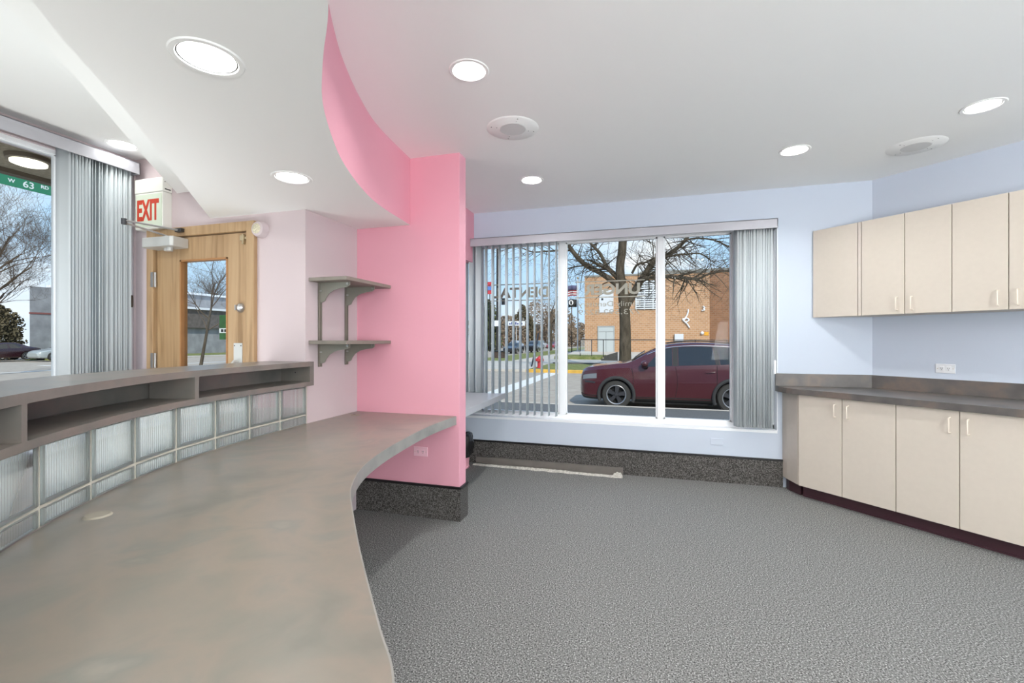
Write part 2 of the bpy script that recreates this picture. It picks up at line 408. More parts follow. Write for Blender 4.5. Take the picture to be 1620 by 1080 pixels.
at_, tl_ = resample([Vector((p.x, p.y)) for p in SL2c], 0); as_, ts_ = resample([Vector((p.x, p.y)) for p in SLc], 0)
g.strip([(*as_(ts_*i/40), 2.40) for i in range(41)], [(*at_(tl_*i/40), 2.40) for i in range(41)])
obj('step_band', g, M_CEIL, sof)
ceil = struct('ceiling', G().flat([(-3.95, -3.6), (4.6, -3.6), (4.6, 4.8), (-3.95, 4.8)], CZ, [(x, y, RH) for x, y in CEIL_LAMPS]), M_CEIL)

# carpet-covered base with black cap
def baseboard(name, x0, x1, y0, y1, z=0.232):
    o = struct(name, G().box(x0, x1, y0, y1, 0.0, z), M_BASE)
    obj('cap_strip', G().box(x0-0.002 if x1-x0 < y1-y0 else x0, x1+0.004, y0-0.004, y1, z, z+0.018), M_CAP, o, bev=0.003)
    return o
baseboard('baseboard_back', -2.6, 1.19, WY-0.014, WY)
b = struct('baseboard_partition', G().box(GX, PX+0.012, PY-0.012, PY, 0, 0.232).box(PX, PX+0.012, PY, PY+0.134, 0, 0.232).box(-2.5, PX, PY+0.122, PY+0.134, 0, 0.232), M_BASE)
obj('cap_strip', G().box(GX, PX+0.016, PY-0.016, PY, 0.232, 0.25).box(PX, PX+0.016, PY, PY+0.138, 0.232, 0.25), M_CAP, b, bev=0.003)

# ------------------------------------------------------------------ window in the back wall
win = struct('window_1', loc=(0, WY+0.12, WZ0))
FY0, FY1 = WY+0.10, WY+0.16
g = G(); g.box(WX0, WX1, FY0, FY1, WZ0, WZ0+0.045); g.box(WX0, WX1, FY0, FY1, 2.34, WZ1)
g.box(WX0, WX0+0.05, FY0, FY1, WZ0, WZ1); g.box(WX1-0.06, WX1, FY0, FY1, WZ0, WZ1)
MULL = [(-1.815, -1.725), (-0.862, -0.792), (0.118, 0.178), (0.79, 0.86)]
for a, c in MULL: g.box(a, c, FY0, FY1, WZ0+0.045, 2.34)
obj('window_frame', g, M_FRAME, win, bev=0.004)
edges = [WX0+0.05] + [q for a in MULL for q in a] + [WX1-0.06]
for i in range(0, len(edges), 2):
    a, c = edges[i], edges[i+1]
    obj('pane', G().box(a-0.004, c+0.004, FY0+0.028, FY0+0.034, WZ0+0.045, 2.34), M_GLASS, win)
    q = G(); t = 0.014
    q.box(a, c, FY0+0.012, FY0+0.046, WZ0+0.045, WZ0+0.045+t); q.box(a, c, FY0+0.012, FY0+0.046, 2.34-t, 2.34)
    q.box(a, a+t, FY0+0.012, FY0+0.046, WZ0+0.045, 2.34); q.box(c-t, c, FY0+0.012, FY0+0.046, WZ0+0.045, 2.34)
    obj('sash', q, M_FRAME, win)
obj('sill', G().box(WX0, WX1, WY-0.002, FY0, WZ0-0.02, WZ0+0.004), mat('white_sill', (0.84, 0.86, 0.89), 0.4), win)
obj('reveal', G().box(WX1-0.004, WX1+0.001, WY-0.001, FY0, WZ0, WZ1).box(WX0, WX1, WY, FY0, WZ1-0.004, WZ1+0.001), M_FRAME, win)
# mirrored lettering on the glass, read from the street
GYL = FY0+0.0345
def wtext(nm, body, x, z, size, width, bold=0.0):
    o = text(nm, body, size, M_LETTER, basis((0, GYL, 0), (-1, 0, 0), (0, 0, 1)), None, bold=bold, depth=0.0006)
    xs = [v.co.x for v in o.data.vertices]; w = max(xs)-min(xs); x1 = max(xs); k = width/w
    for v in o.data.vertices: v.co.x = x-(x1-v.co.x)*k; v.co.z += z
    o.data.transform(Matrix.Translation(-wloc(win))); o.parent = win
    return o
wtext('lettering', 'UNGER', -0.045, 1.792, 0.148, 0.565, 0.006)
wtext('lettering', 'DENTAL', -0.975, 1.785, 0.148, 0.63, 0.006)
wtext('lettering', 'Family Dentistry', -0.045, 1.668, 0.075, 0.62)
wtext('lettering', '773.592.8229', -0.045, 1.585, 0.075, 0.62)
for x0, x1, zz in [(-0.70, 0.0, 1.926), (-0.70, 0.0, 1.762), (-1.66, -0.955, 1.926), (-1.66, -0.955, 1.752)]:
    obj('rule_line', G().box(x0, x1, GYL-0.0006, GYL+0.0006, zz-0.005, zz+0.005), M_LETTER, win)

# vertical blind at the back window
vb = thing('vertical_blind', 'open white vertical blind with grey valance across the wide back window', 'blind', (0, WY-0.07, 2.30))
g = G().box(-1.77, 1.122, WY-0.125, WY-0.115, 2.308, 2.392).box(-1.77, 1.122, WY-0.125, WY-0.001, 2.384, 2.392).box(1.114, 1.122, WY-0.125, WY-0.001, 2.308, 2.392)
obj('valance', g, M_VAL, vb, bev=0.002)
obj('head_rail', G().box(-2.4, 1.10, WY-0.085, WY-0.04, 2.33, 2.37), M_FRAME, vb)
def slat(x, y, ang, z0, z1, parent, w=0.089):
    M = Matrix.Translation((x, y, 0)) @ Matrix.Rotation(ang, 4, 'Z')
    rows = []
    for z in (z0, z1): rows.append([M @ Vector((-w/2+w*k/4, 0.006*(1-(k/2-1)**2), z)) for k in range(5)])
    g = G().grid(rows); g.keep = True
    return obj('slat', g, M_SLAT, parent, smooth=True, solid=0.0015)
for k in range(11): slat(-1.616+0.0755*k, WY-0.055, PI/2+random.uniform(-0.05, 0.05), 0.545, 2.335, vb)
for k in range(8): slat(-1.70-0.078*k, WY-0.055, PI/2-0.5+random.uniform(-0.04, 0.04), 0.545, 2.335, vb)
for k in range(18): slat(0.80+0.0158*k, WY-0.055, PI/2+0.33+random.uniform(-0.22, 0.22), 0.535, 2.335, vb)
obj('cord_weight', G().box(1.112, 1.128, WY-0.035, WY-0.02, 1.02, 1.14).cyl((1.12, WY-0.028, 1.14), (1.12, WY-0.028, 2.34), 0.0018, n=6), M_FRAME, vb)

# ------------------------------------------------------------------ left window and its blind
wl = struct('window_2', loc=(LX-0.05, 0, LZ0))
fx0, fx1 = LX-0.07, LX-0.015
g = G(); g.box(fx0, fx1, LY0, LY1, LZ0, LZ0+0.06); g.box(fx0, fx1, LY0, LY1, LZ1-0.03, LZ1)
LM = [(LY0, LY0+0.05), (0.55, 0.605), (2.028, 2.078), (LY1-0.03, LY1)]
for a, c in LM: g.box(fx0, fx1, a, c, LZ0+0.06, LZ1-0.03)
obj('window_frame', g, M_FRAME, wl, bev=0.004)
for (a, c), (d, f) in zip(LM, LM[1:]):
    obj('pane', G().box(fx0+0.02, fx0+0.026, c-0.003, d+0.003, LZ0+0.06, LZ1-0.03), M_GLASS, wl)
    q = G(); t = 0.007
    q.box(fx0+0.01, fx0+0.04, c, d, LZ1-0.03-t, LZ1-0.03); q.box(fx0+0.01, fx0+0.04, c, c+t, LZ0+0.06, LZ1-0.03); q.box(fx0+0.01, fx0+0.04, d-t, d, LZ0+0.06, LZ1-0.03)
    obj('sash', q, M_FRAME, wl)
obj('latch', G().box(fx1-0.001, fx1+0.012, LY1-0.026, LY1-0.006, 1.57, 1.66), mat('dark_bronze', (0.08, 0.06, 0.04), 0.5), wl)
vb2 = thing('vertical_blind', 'stacked grey vertical blind with valance at the left window beside the exit sign', 'blind', (LX+0.06, 1.0, 2.55))
g = G().box(LX+0.108, LX+0.116, -2.5, 2.455, 2.552, 2.637).box(LX+0.001, LX+0.116, -2.5, 2.455, 2.63, 2.637).box(LX+0.001, LX+0.116, 2.447, 2.455, 2.552, 2.637)
obj('valance', g, M_VAL, vb2, bev=0.002)
obj('head_rail', G().box(LX+0.035, LX+0.08, -2.45, 2.43, 2.58, 2.615), M_FRAME, vb2)
for k in range(21): slat(LX+0.058, 2.02+0.0182*k, (0.42 if k < 7 else -0.15 if k < 12 else 0.34)+random.uniform(-0.2, 0.2), 0.5, 2.60, vb2)

# ------------------------------------------------------------------ door
dr = struct('door_1', loc=(-3.065, DY, 0))
fw = 0.066
g = G(); g.box(DX0, DX0+fw, DY-0.03, DY+0.10, 0, DZ1); g.box(DX1-fw, DX1, DY-0.03, DY+0.10, 0, DZ1); g.box(DX0+fw, DX1-fw, DY-0.03, DY+0.10, DZ1-fw, DZ1)
obj('door_frame', g, M_OAK, dr, bev=0.003)
lx0, lx1, ly0, ly1, lz1 = DX0+fw+0.012, DX1-fw-0.006, DY-0.005, DY+0.04, DZ1-fw-0.006
gx0, gx1, gz0, gz1 = -3.262, -2.818, 0.95, 1.905
g = G(); g.box(lx0, gx0, ly0, ly1, 0.01, lz1); g.box(gx1, lx1, ly0, ly1, 0.01, lz1); g.box(gx0, gx1, ly0, ly1, gz1, lz1); g.box(gx0, gx1, ly0, ly1, 0.01, gz0)
leaf = obj('door_leaf', g, M_OAK, dr)
q = G(); t = 0.012
q.box(gx0, gx0+t, ly0-0.004, ly1, gz0, gz1); q.box(gx1-t, gx1, ly0-0.004, ly1, gz0, gz1); q.box(gx0, gx1, ly0-0.004, ly1, gz1-t, gz1); q.box(gx0, gx1, ly0-0.004, ly1, gz0, gz0+t)
obj('glazing_bead', q, M_OAKD, leaf)
obj('pane', G().box(gx0+t-0.002, gx1-t+0.002, ly0+0.02, ly0+0.026, gz0+t, gz1-t), M_GLASS, leaf)
for z in (1.77, 1.17, 0.3):
    h = G().cyl((lx0-0.006, ly0-0.012, z-0.055), (lx0-0.006, ly0-0.012, z+0.055), 0.008, n=12).box(lx0-0.03, lx0-0.008, DY-0.034, DY-0.029, z-0.055, z+0.055)
    obj('hinge', h, M_STEEL, dr)
kn = G(); M = Matrix.Rotation(PI/2, 4, 'X')
kn.lathe([(0.0, 0.03), (0.014, 0.03), (0.024, 0.022), (0.031, 0.012), (0.033, 0.0)], (-2.70, ly0, 1.545), M, 28)
dbo = obj('deadbolt', kn, M_STEEL, leaf, smooth=True)
obj('thumb_turn', G().box(-2.704, -2.696, ly0-0.05, ly0-0.028, 1.527, 1.563), M_STEEL, dbo, bev=0.002)
pp = obj('pull_plate', G().box(-2.762, -2.686, ly0-0.004, ly0, 1.02, 1.30), M_ALU, leaf, bev=0.001)
obj('pull_handle', G().tube([(-2.724, ly0, 1.165), (-2.73, ly0-0.03, 1.175), (-2.73, ly0-0.045, 1.16), (-2.73, ly0-0.045, 1.06), (-2.724, ly0, 1.04)], 0.011, 10), M_ALU, pp, smooth=True)
for x in (-2.752, -2.696): obj('screw', G().cyl((x, ly0-0.006, 1.282), (x, ly0-0.003, 1.282), 0.004, n=10), M_BLACK, pp)
# closer
cb = obj('door_closer', G().prism([(-3.46, DY-0.13), (-3.20, DY-0.13), (-3.18, DY-0.12), (-3.18, ly0), (-3.48, ly0), (-3.48, DY-0.12)], 1.985, 2.055), M_ALU, leaf, bev=0.006)
obj('spindle', G().cyl((-3.32, DY-0.06, 1.965), (-3.32, DY-0.06, 2.075), 0.018, n=16), M_ALU, cb)
obj('end_cap', G().cyl((-3.27, DY-0.075, 1.96), (-3.27, DY-0.075, 1.985), 0.02, n=16), M_ALU, cb)
obj('closer_arm', G().tube([(-3.32, DY-0.06, 2.075), (-3.33, 2.16, 2.105)], 0.007, 8), M_STEEL, cb); obj('closer_forearm', G().tube([(-3.225, DY-0.05, 2.112), (-3.318, 2.17, 2.118)], 0.007, 8), M_STEEL, cb)
obj('arm_joint', G().cyl((-3.328, 2.165, 2.092), (-3.328, 2.165, 2.13), 0.016, n=14), mat('dark_steel', (0.08, 0.08, 0.085), 0.4, metal=0.7), cb)
obj('arm_shoe', G().box(-3.25, -3.19, DY-0.055, DY-0.03, 2.10, 2.125), MATS['dark_steel'], cb)
obj('contact_sensor', G().box(-2.69, -2.655, ly0-0.022, ly0, 2.01, 2.045).box(-2.675, -2.66, ly0-0.02, ly0, 1.985, 2.055).box(-2.655, -2.632, ly0-0.016, ly0, 2.018, 2.036), M_BRASS, leaf, bev=0.003)
# round chime beside the door frame
ch = thing('wall_chime', 'small round cream sounder on the wall at the top right of the oak door frame', 'sounder', (-2.545, DY, 2.07))
M = Matrix.Rotation(PI/2, 4, 'X')
obj('housing', G().lathe([(0.0, 0.055), (0.036, 0.055), (0.048, 0.048), (0.055, 0.03), (0.055, 0.0)], (-2.517, DY, 2.075), M, 32), M_PALE, ch, smooth=True)
obj('grille', G().lathe([(0.0, 0.058), (0.03, 0.058), (0.036, 0.0545)], (-2.517, DY, 2.075), M, 24), mat('cream_grille', (0.62, 0.57, 0.42), 0.5, var=0.3, vscale=150), ch, smooth=True)

# exit sign
ex = thing('exit_sign', 'white EXIT sign with red letters on the pale pink wall left of the door', 'sign', (-3.49, DY, 2.14))
ey = DY-0.066
obj('housing', G().box(-3.625, -3.35, ey, DY, 2.135, 2.40), M_IVORY, ex, bev=0.003)
obj('canopy', G().box(-3.628, -3.347, ey-0.003, DY, 2.402, 2.505), M_IVORY, ex, bev=0.004)
fc = obj('sign_face', G().box(-3.615, -3.358, ey-0.004, ey, 2.15, 2.388), M_EXIT, ex)
o = text('exit_lettering', 'EXIT', 0.2, M_RED, basis((-3.602, ey-0.0045, 2.195), (1, 0, 0), (0, 0, 1)), None, bold=0.007, depth=0.001)
xs = [v.co.x for v in o.data.vertices]; zs = [v.co.z for v in o.data.vertices]
for v in o.data.vertices:
    v.co.x = -3.598+(v.co.x-min(xs))/(max(xs)-min(xs))*0.215; v.co.z = 2.195+(v.co.z-min(zs))/(max(zs)-min(zs))*0.155
o.data.transform(Matrix.Translation(-wloc(fc))); o.parent = fc
obj('side_slot', G().box(-3.3475, -3.346, ey+0.012, DY-0.012, 2.417, 2.425), M_BLACK, ex)
obj('screw_hole', G().box(-3.3475, -3.346, ey+0.01, ey+0.016, 2.47, 2.476), M_BLACK, ex); obj('screw_hole', G().box(-3.3475, -3.346, DY-0.016, DY-0.01, 2.46, 2.466), M_BLACK, ex)

# ------------------------------------------------------------------ reception desk, glass blocks and transaction counter
FACE = [(-2.152, 2.50), (-2.128, 2.12), (-2.085, 1.79), (-2.027, 1.518), (-1.938, 1.285), (-1.826, 1.073), (-1.708, 0.885), (-1.58, 0.715), (-1.42, 0.55), (-1.22, 0.39), (-0.98, 0.25), (-0.72, 0.15)]
FACEc = [Vector((p.x, p.y)) for p in catmull([(x, y, 0) for x, y in FACE], 8)]
DZ = 0.765
# low wall under the blocks
kw = offset(FACEc, -0.006); kb = offset(FACEc, -0.10)
struct('wall_low_curved', G().prism([tuple(p) for p in kw] + [tuple(p) for p in reversed(kb)], 0.0, DZ-0.002), M_PALE, smooth=True)
FRONT = [(-1.325, PY-0.003), (-1.338, 2.85), (-1.34, 2.67), (-1.325, 2.45), (-1.302, 2.25), (-1.272, 2.04), (-1.226, 1.832), (-1.166, 1.659), (-1.085, 1.50), (-1.02, 1.40), (-0.94, 1.298), (-0.78, 1.10), (-0.643, 0.938), (-0.495, 0.768), (-0.40, 0.66), (-0.33, 0.52), (-0.33, 0.3), (-0.42, 0.15)]
FRONTc = [Vector((p.x, p.y)) for p in catmull([(x, y, 0) for x, y in FRONT], 6)]
desk = thing('reception_desk', 'long curved taupe laminate reception desk running from the foreground to the pink partition', 'desk', (-1.3, 1.6, 0.7))
poly = [tuple(p) for p in FRONTc] + [tuple(p+Vector((0.0, 0.0))) for p in reversed(offset(FACEc, 0.0))] + [(GX+0.002, DY), (GX+0.002, PY-0.003)]
obj('worktop', G().prism(poly, DZ-0.060, DZ), M_LAM, desk)
fo = offset(FRONTc, 0.0); fo2 = offset(FRONTc, 0.004)
if (fo2[10].x < fo[10].x): fo2 = offset(FRONTc, -0.004)
g = G(); g.prism([tuple(p) for p in fo] + [tuple(p) for p in reversed(fo2)], DZ-0.062, DZ-0.0008)
obj('edge_band', g, M_LAME, desk, smooth=True)
def grommet(x, y, hole):
    gr = obj('grommet_cover', G().lathe([(0.0, 0.005), (0.031, 0.005), (0.037, 0.0)], (x, y, DZ), None, 28), mat('grommet_tan', (0.33, 0.30, 0.24), 0.5), desk, smooth=True)
    if hole: obj('cable_hole', G().lathe([(0.0, 0.0056), (0.011, 0.0056), (0.011, 0.0)], (x-0.012, y, DZ), None, 16), M_BLACK, gr)
grommet(-1.66, 1.005, False); grommet(-2.06, 2.90, True)

gb = thing('glass_block_wall', 'curved row of ribbed glass blocks between the desk and the raised counter', 'glass block wall', (-2.0, 1.5, DZ))
at_, LEN = resample(FACEc, 0)
BL = 0.2425; TH = 0.085; ZR = [(DZ+0.004, DZ+0.056), (DZ+0.066, 1.018)]
mort = G(); s = 0.004; first = True
inner = offset(FACEc, -0.004); outer = offset(FACEc, -TH+0.004)
mort.prism([tuple(p) for p in inner] + [tuple(p) for p in reversed(outer)], ZR[0][1], ZR[1][0])
mort.prism([tuple(p) for p in inner] + [tuple(p) for p in reversed(outer)], DZ+0.0005, ZR[0][0])
nb = int((LEN-0.01)//BL)
for i in range(nb+1):
    p = at_(i*BL+0.001); t = (at_(i*BL+0.02)-at_(max(0, i*BL-0.02))).normalized(); nrm = Vector((t.y, -t.x))
    if nrm.x > 0: nrm = -nrm
    a = p+nrm*0.004; c = p+nrm*(TH-0.004); h = t*0.006
    mort.prism([tuple(a-h), tuple(a+h), tuple(c+h), tuple(c-h)], DZ+0.0005, 1.018)
obj('mortar', mort, M_MORTAR, gb)
NR = 18
for i in range(nb):
    p0 = at_(i*BL+0.006); p1 = at_((i+1)*BL-0.006)
    t = (p1-p0); w = t.length; t.normalize(); nrm = Vector((t.y, -t.x))
    if nrm.x > 0: nrm = -nrm
    for z0, z1 in ZR:
        g = G(); B_ = basis((p0.x, p0.y, 0), (t.x, t.y, 0), (0, 0, 1))      # local z = normal towards +
        sgn = 1 if (B_.to_3x3() @ Vector((0, 0, 1))).dot(Vector((nrm.x, nrm.y, 0))) > 0 else -1
        e_ = 0.016
        for zz in (0.0, TH*sgn):                                           # solid glass rim on both faces
            d = 0.02*sgn if zz == 0 else -0.02*sgn
            g.box(0, e_, z0, z1, zz, zz+d, B_); g.box(w-e_, w, z0, z1, zz, zz+d, B_)
            rz_ = min(e_*0.8, (z1-z0)*0.1)
            g.box(e_, w-e_, z0, z0+rz_, zz, zz+d, B_); g.box(e_, w-e_, z1-rz_, z1, zz, zz+d, B_)
        blk = obj('glass_block', g, M_BLKEDGE, gb, bev=0.003)
        for zz, sg, mm_ in ((0.005*sgn, 1, M_BLKRIB), (TH*sgn-0.005*sgn, -1, M_BLKBACK)):
            rib = G(); row = []
            nn = NR*4
            for k in range(nn+1):
                x = e_*0.9+(w-1.8*e_)*k/nn
                row.append((x, zz+sgn*sg*0.0022*(1-math.cos(2*PI*k/4))/2))
            rib.grid([[B_ @ Vector((x, zc, d)) for x, d in row] for zc in (z0+rz_*0.9, z1-rz_*0.9)])
            obj('ribbed_face', rib, mm_, blk, smooth=True)

tcn = thing('transaction_counter', 'raised curved laminate counter with open cubbyholes on top of the glass blocks', 'counter', (-2.15, 1.6, 1.02))
inn = offset(FACEc, 0.0)
side = 1 if offset(FACEc, 0.04)[10].x > FACEc[10].x else -1
fr = offset(FACEc, side*0.036); bk = offset(FACEc, -side*0.32)
fr = [p for p in fr if p.y < 2.49]; bk = [p for p in bk if p.y < 2.49]
TZ0, TZ1 = 1.020, 1.178
def slab(f_, b_, z0, z1, nm, m=M_LAMD):
    poly = [(-2.118, 2.525)] + [tuple(p) for p in f_] + [tuple(p) for p in reversed(b_)] + [(b_[0].x, DY-0.002), (GX+0.002, DY-0.002), (GX+0.002, 2.525)]
    return obj(nm, G().prism(poly, z0, z1), m, tcn)
slab(fr, bk, TZ1-0.030, TZ1, 'counter_top'); slab(fr, bk, TZ0, TZ0+0.026, 'bottom_shelf')
cb1 = offset(FACEc, -side*0.20); cb1 = [p for p in cb1 if p.y < 2.49]; cb2 = offset(FACEc, -side*0.22); cb2 = [p for p in cb2 if p.y < 2.49]
obj('back_panel', G().prism([(cb1[0].x, DY-0.002)] + [tuple(p) for p in cb1] + [tuple(p) for p in reversed(cb2)] + [(cb2[0].x, DY-0.002)], TZ0+0.026, TZ1-0.03), M_LAMD, tcn, smooth=True)
obj('end_panel', G().box(GX+0.002, -2.118, 2.5005, 2.525, TZ0+0.026, TZ1-0.03), M_LAMD, tcn)
obj('inner_end_panel', G().prism([(cb1[0].x, 2.488), (-2.118, 2.488), (-2.118, 2.5), (GX+0.003, 2.5), (GX+0.003, DY-0.002), (cb1[0].x, DY-0.002)], TZ0+0.026, TZ1-0.03), M_LAMD, tcn)
def divider(y):
    p = min(fr, key=lambda q: abs(q.y-y)); i = fr.index(p)
    t = (fr[i+1]-fr[i-1]).normalized(); nrm = Vector((t.y, -t.x))
    if nrm.x > 0: nrm = -nrm
    c = p+nrm*0.225
    h = t*0.0125
    obj('divider', G().prism([tuple(p-h), tuple(p+h), tuple(c+h), tuple(c-h)], TZ0+0.026, TZ1-0.03), M_LAMD, tcn)
divider(1.635); divider(0.795); divider(0.35)
obj('shelf_pin_hole', G().cyl((-2.235, 2.4872, 1.105), (-2.235, 2.4885, 1.105), 0.005, n=10), M_BLACK, tcn)

# ------------------------------------------------------------------ wall shelves
ws = thing('wall_shelf', 'two tier bracket shelf on slotted standards in the pale pink corner', 'shelf', (GX, 2.78, 1.14))
for y in (2.632, 2.922):
    g = G().box(GX, GX+0.014, y-0.013, y-0.009, 1.137, 1.725).box(GX, GX+0.014, y+0.009, y+0.013, 1.137, 1.725).box(GX, GX+0.003, y-0.013, y+0.013, 1.137, 1.725)
    st = obj('standard', g, M_SHELF, ws)
    gs = G()
    for k in range(17): gs.box(GX+0.003, GX+0.0036, y-0.003, y+0.003, 1.16+0.032*k, 1.176+0.032*k)
    obj('slot_row', gs, mat('slot_dark', (0.10, 0.04, 0.035), 0.6), st)
    for z in (1.715, 1.294):
        pr = [(0.006, 0.0), (0.245, 0.0), (0.245, -0.022), (0.225, -0.034), (0.17, -0.04), (0.12, -0.052), (0.08, -0.075), (0.055, -0.105), (0.045, -0.125), (0.02, -0.135), (0.006, -0.13)]
        B_ = basis((GX+0.006, y-0.004, z), (1, 0, 0), (0, 0, 1))
        br = obj('bracket', G().prism(pr, -0.004, 0.004, B_), mat('grey_green_bracket', (0.27, 0.27, 0.23), 0.45, metal=0.2), ws)
        obj('bracket_clip', G().cyl((GX+0.235, y-0.014, z-0.012), (GX+0.235, y+0.006, z-0.012), 0.008, n=12), M_STEEL, br)
        obj('bracket_tab', G().box(GX+0.012, GX+0.03, y-0.012, y-0.002, z-0.06, z-0.052), M_STEEL, br)
for z in (1.715, 1.294):
    bd = obj('shelf_board', G().box(GX+0.008, -1.862, 2.52, PY-0.004, z, z+0.024), M_SHELF, ws, bev=0.0015)

# ------------------------------------------------------------------ outlets
def outlet(name, label, M, body_m, duplex_dir='h'):
    root = thing(name, label, 'outlet', tuple(M.translation))
    L = Matrix.Translation(-M.translation) @ M
    w, h = (0.115, 0.07)
    o = obj('cover_plate', G().box(-w/2, w/2, -h/2, h/2, 0.0, 0.006, L), body_m, root, bev=0.002, local=True)
    for x in (-0.02, 0.02):
        r_ = obj('receptacle', G().box(x-0.014, x+0.014, -0.017, 0.017, 0.006, 0.0085, L), body_m, root, bev=0.002, local=True)
        for xs_ in (x-0.006, x+0.0035): obj('slot', G().box(xs_, xs_+0.0025, -0.002, 0.007, 0.0085, 0.0089, L), M_BLACK, r_, local=True)
        obj('earth_hole', G().cyl(L @ Vector((x, -0.009, 0.0085)), L @ Vector((x, -0.009, 0.0089)), 0.0025, n=8), M_BLACK, r_, local=True)
    for x in (-0.045, 0.045): obj('screw', G().cyl(L @ Vector((x, 0, 0.006)), L @ Vector((x, 0, 0.0068)), 0.003, n=8), M_BRASS, root, local=True)
    return root
p = on45(0.475)
outlet('wall_outlet', 'white duplex outlet on the blue wall above the dark backsplash', basis((p[0], p[1], 1.103), (s2, -s2, 0), (0, 0, 1)), M_PLATE)
outlet('wall_outlet', 'pink painted outlet on the pink partition just below the desk edge', basis((-1.61, PY, 0.487), (1, 0, 0), (0, 0, 1)), M_PPINK)
bp = thing('blank_plate', 'blank blue painted plate low on the wall under the window', 'wall plate', (0.66, WY, 0.38))
obj('plate', G().box(0.59, 0.70, WY-0.006, WY, 0.345, 0.405), M_BLUE, bp, bev=0.002)

# ------------------------------------------------------------------ cabinets on the angled wall (local x along the wall, -y into the room)
A45 = -PI/4
def handle(x, z, y, parent, L=0.1):
    return obj('handle', G().tube([(x, y, z-L/2), (x, y-0.028, z-L/2+0.003), (x, y-0.03, z-L/2+0.012), (x, y-0.03, z+L/2-0.012), (x, y-0.028, z+L/2-0.003), (x, y, z+L/2)], 0.0042, 8), mat('cream_wire_pull', (0.78, 0.70, 0.60), 0.35), parent, smooth=True, local=True)
def cabinet(name, label, x0, doors, z0, z1, depth, hz, group):
    """doors: list of (width, hinge handle side)"""
    P = on45(x0); c = thing(name, label, 'cabinet', (P[0], P[1], z0), A45, group)
    W = sum(d[0] for d in doors); H = z1-z0
    a0 = max(0.001, -x0+0.004)          # the back stops at the corner of the two walls, the side follows the window wall
    cut = [(0.001, -depth+0.02), (W-0.001, -depth+0.02), (W-0.001, -0.002), (a0, -0.002)]
    if x0 < 0: cut.append((0.001, min(-0.004, -(a0-0.001)-0.004)))
    obj('body', G().prism(cut, 0, H), M_CREAM, c, local=True)
    obj('door_gap', G().box(0.0005, W-0.0005, -depth+0.018, -depth+0.02, 0.001, H-0.001), M_GAP, c, local=True)
    x = 0
    for w, hx in doors:
        d = obj('door', G().box(x+0.0022, x+w-0.0022, -depth, -depth+0.018, 0.0, H), M_CREAM, c, bev=0.0012, local=True)
        if hx is not None:
            handle(x+(w-0.045 if hx == 'r' else 0.045), hz-z0, -depth, d)
        x += w
    return c
BD = 0.627
def toe(c, x0, x1): obj('toe_kick', G().box(x0, x1, -BD+0.07, -BD+0.085, -0.1, 0.0), M_TOE, c, local=True); obj('toe_base', G().box(x0, x1, -BD+0.085, -0.36, -0.1, 0.0), M_TOE, c, local=True); obj('base_bead', G().box(x0, x1, -BD+0.063, -BD+0.07, -0.1, -0.088), M_TOE, c, local=True)
bc = cabinet('base_cabinet', 'cream two-door base cabinet under the counter at the window end', -0.265, [(0.328, 'r'), (0.342, 'l')], 0.10, 0.862, BD, 0.765, 'cream base cabinets')
toe(bc, 0.0, 0.67)
# the end filler meets the window wall
P0 = Vector(on45(-0.265)); 
def to_local(c, X, Y):
    d = Vector((X, Y))-Vector((c.location.x, c.location.y)); return (d.x*s2-d.y*s2, d.x*s2+d.y*s2)
pl = [(1.186, WY-0.002), (1.200, 4.505), (1.238, 4.353), (1.262, 4.346), (1.30, 4.40), (1.36, WY-0.002)]
obj('end_filler', G().prism([to_local(bc, *q) for q in pl], 0.0, 0.762), M_CREAM, bc, local=True, bev=0.002)
obj('toe_filler', G().prism([to_local(bc, *q) for q in [(1.215, WY-0.016), (1.222, 4.515), (1.275, 4.395), (1.33, 4.45), (1.36, WY-0.016)]], -0.1, 0.0), M_TOE, bc, local=True)
b2 = cabinet('base_cabinet', 'cream two-door base cabinet at the right edge of the picture', 0.405, [(0.337, 'r'), (0.337, 'l')], 0.10, 0.862, BD, 0.765, 'cream base cabinets')
toe(b2, 0.0, 0.674)
ct = thing('countertop', 'dark slate laminate countertop with backsplash on the cream base cabinets', 'countertop', (*on45(0.0), 0.865))
f0 = on45(1.1, -0.655)
topp = [(1.871, WY-0.002), (1.128, WY-0.002), (1.132, 4.53), (1.165, 4.385), (1.195, 4.338), f0, on45(1.1, -0.002)]
obj('counter_slab', G().prism(topp, 0.864, 0.912), M_LAMK, ct, bev=0.002)
obj('backsplash', G().box(1.128, 1.868, WY-0.02, WY-0.001, 0.912, 1.022), M_LAMK, ct, bev=0.0015)
q0 = on45(0.0, -0.02); q1 = on45(1.1, -0.02)
obj('angled_backsplash', G().prism([on45(-0.0, -0.001), (1.871-0.012, WY-0.02), q1, on45(1.1, -0.001)], 0.912, 1.022), M_LAMK, ct, bev=0.0015)
UD = 0.331; U0, U1 = 1.52, 2.279
ub = cabinet('blank_corner_cabinet', 'cream wall cabinet with a plain handleless front in the corner by the window', -0.306, [(0.343, None), (0.026, None)], U0, U1, UD, 1.6, None)
for ch_ in list(ub.children):
    if ch_.name.startswith('door') and 'gap' not in ch_.name: ch_.name = ch_.name.replace('door', 'front_panel')
cabinet('wall_cabinet', 'cream two-door wall cabinet next to the plain corner cabinet', 0.063, [(0.283, 'r'), (0.267, 'l')], U0, U1, UD, 1.598, 'cream wall cabinets')
cabinet('wall_cabinet', 'cream two-door wall cabinet at the right edge of the picture', 0.613, [(0.277, 'r'), (0.277, 'l')], U0, U1, UD, 1.598, 'cream wall cabinets')

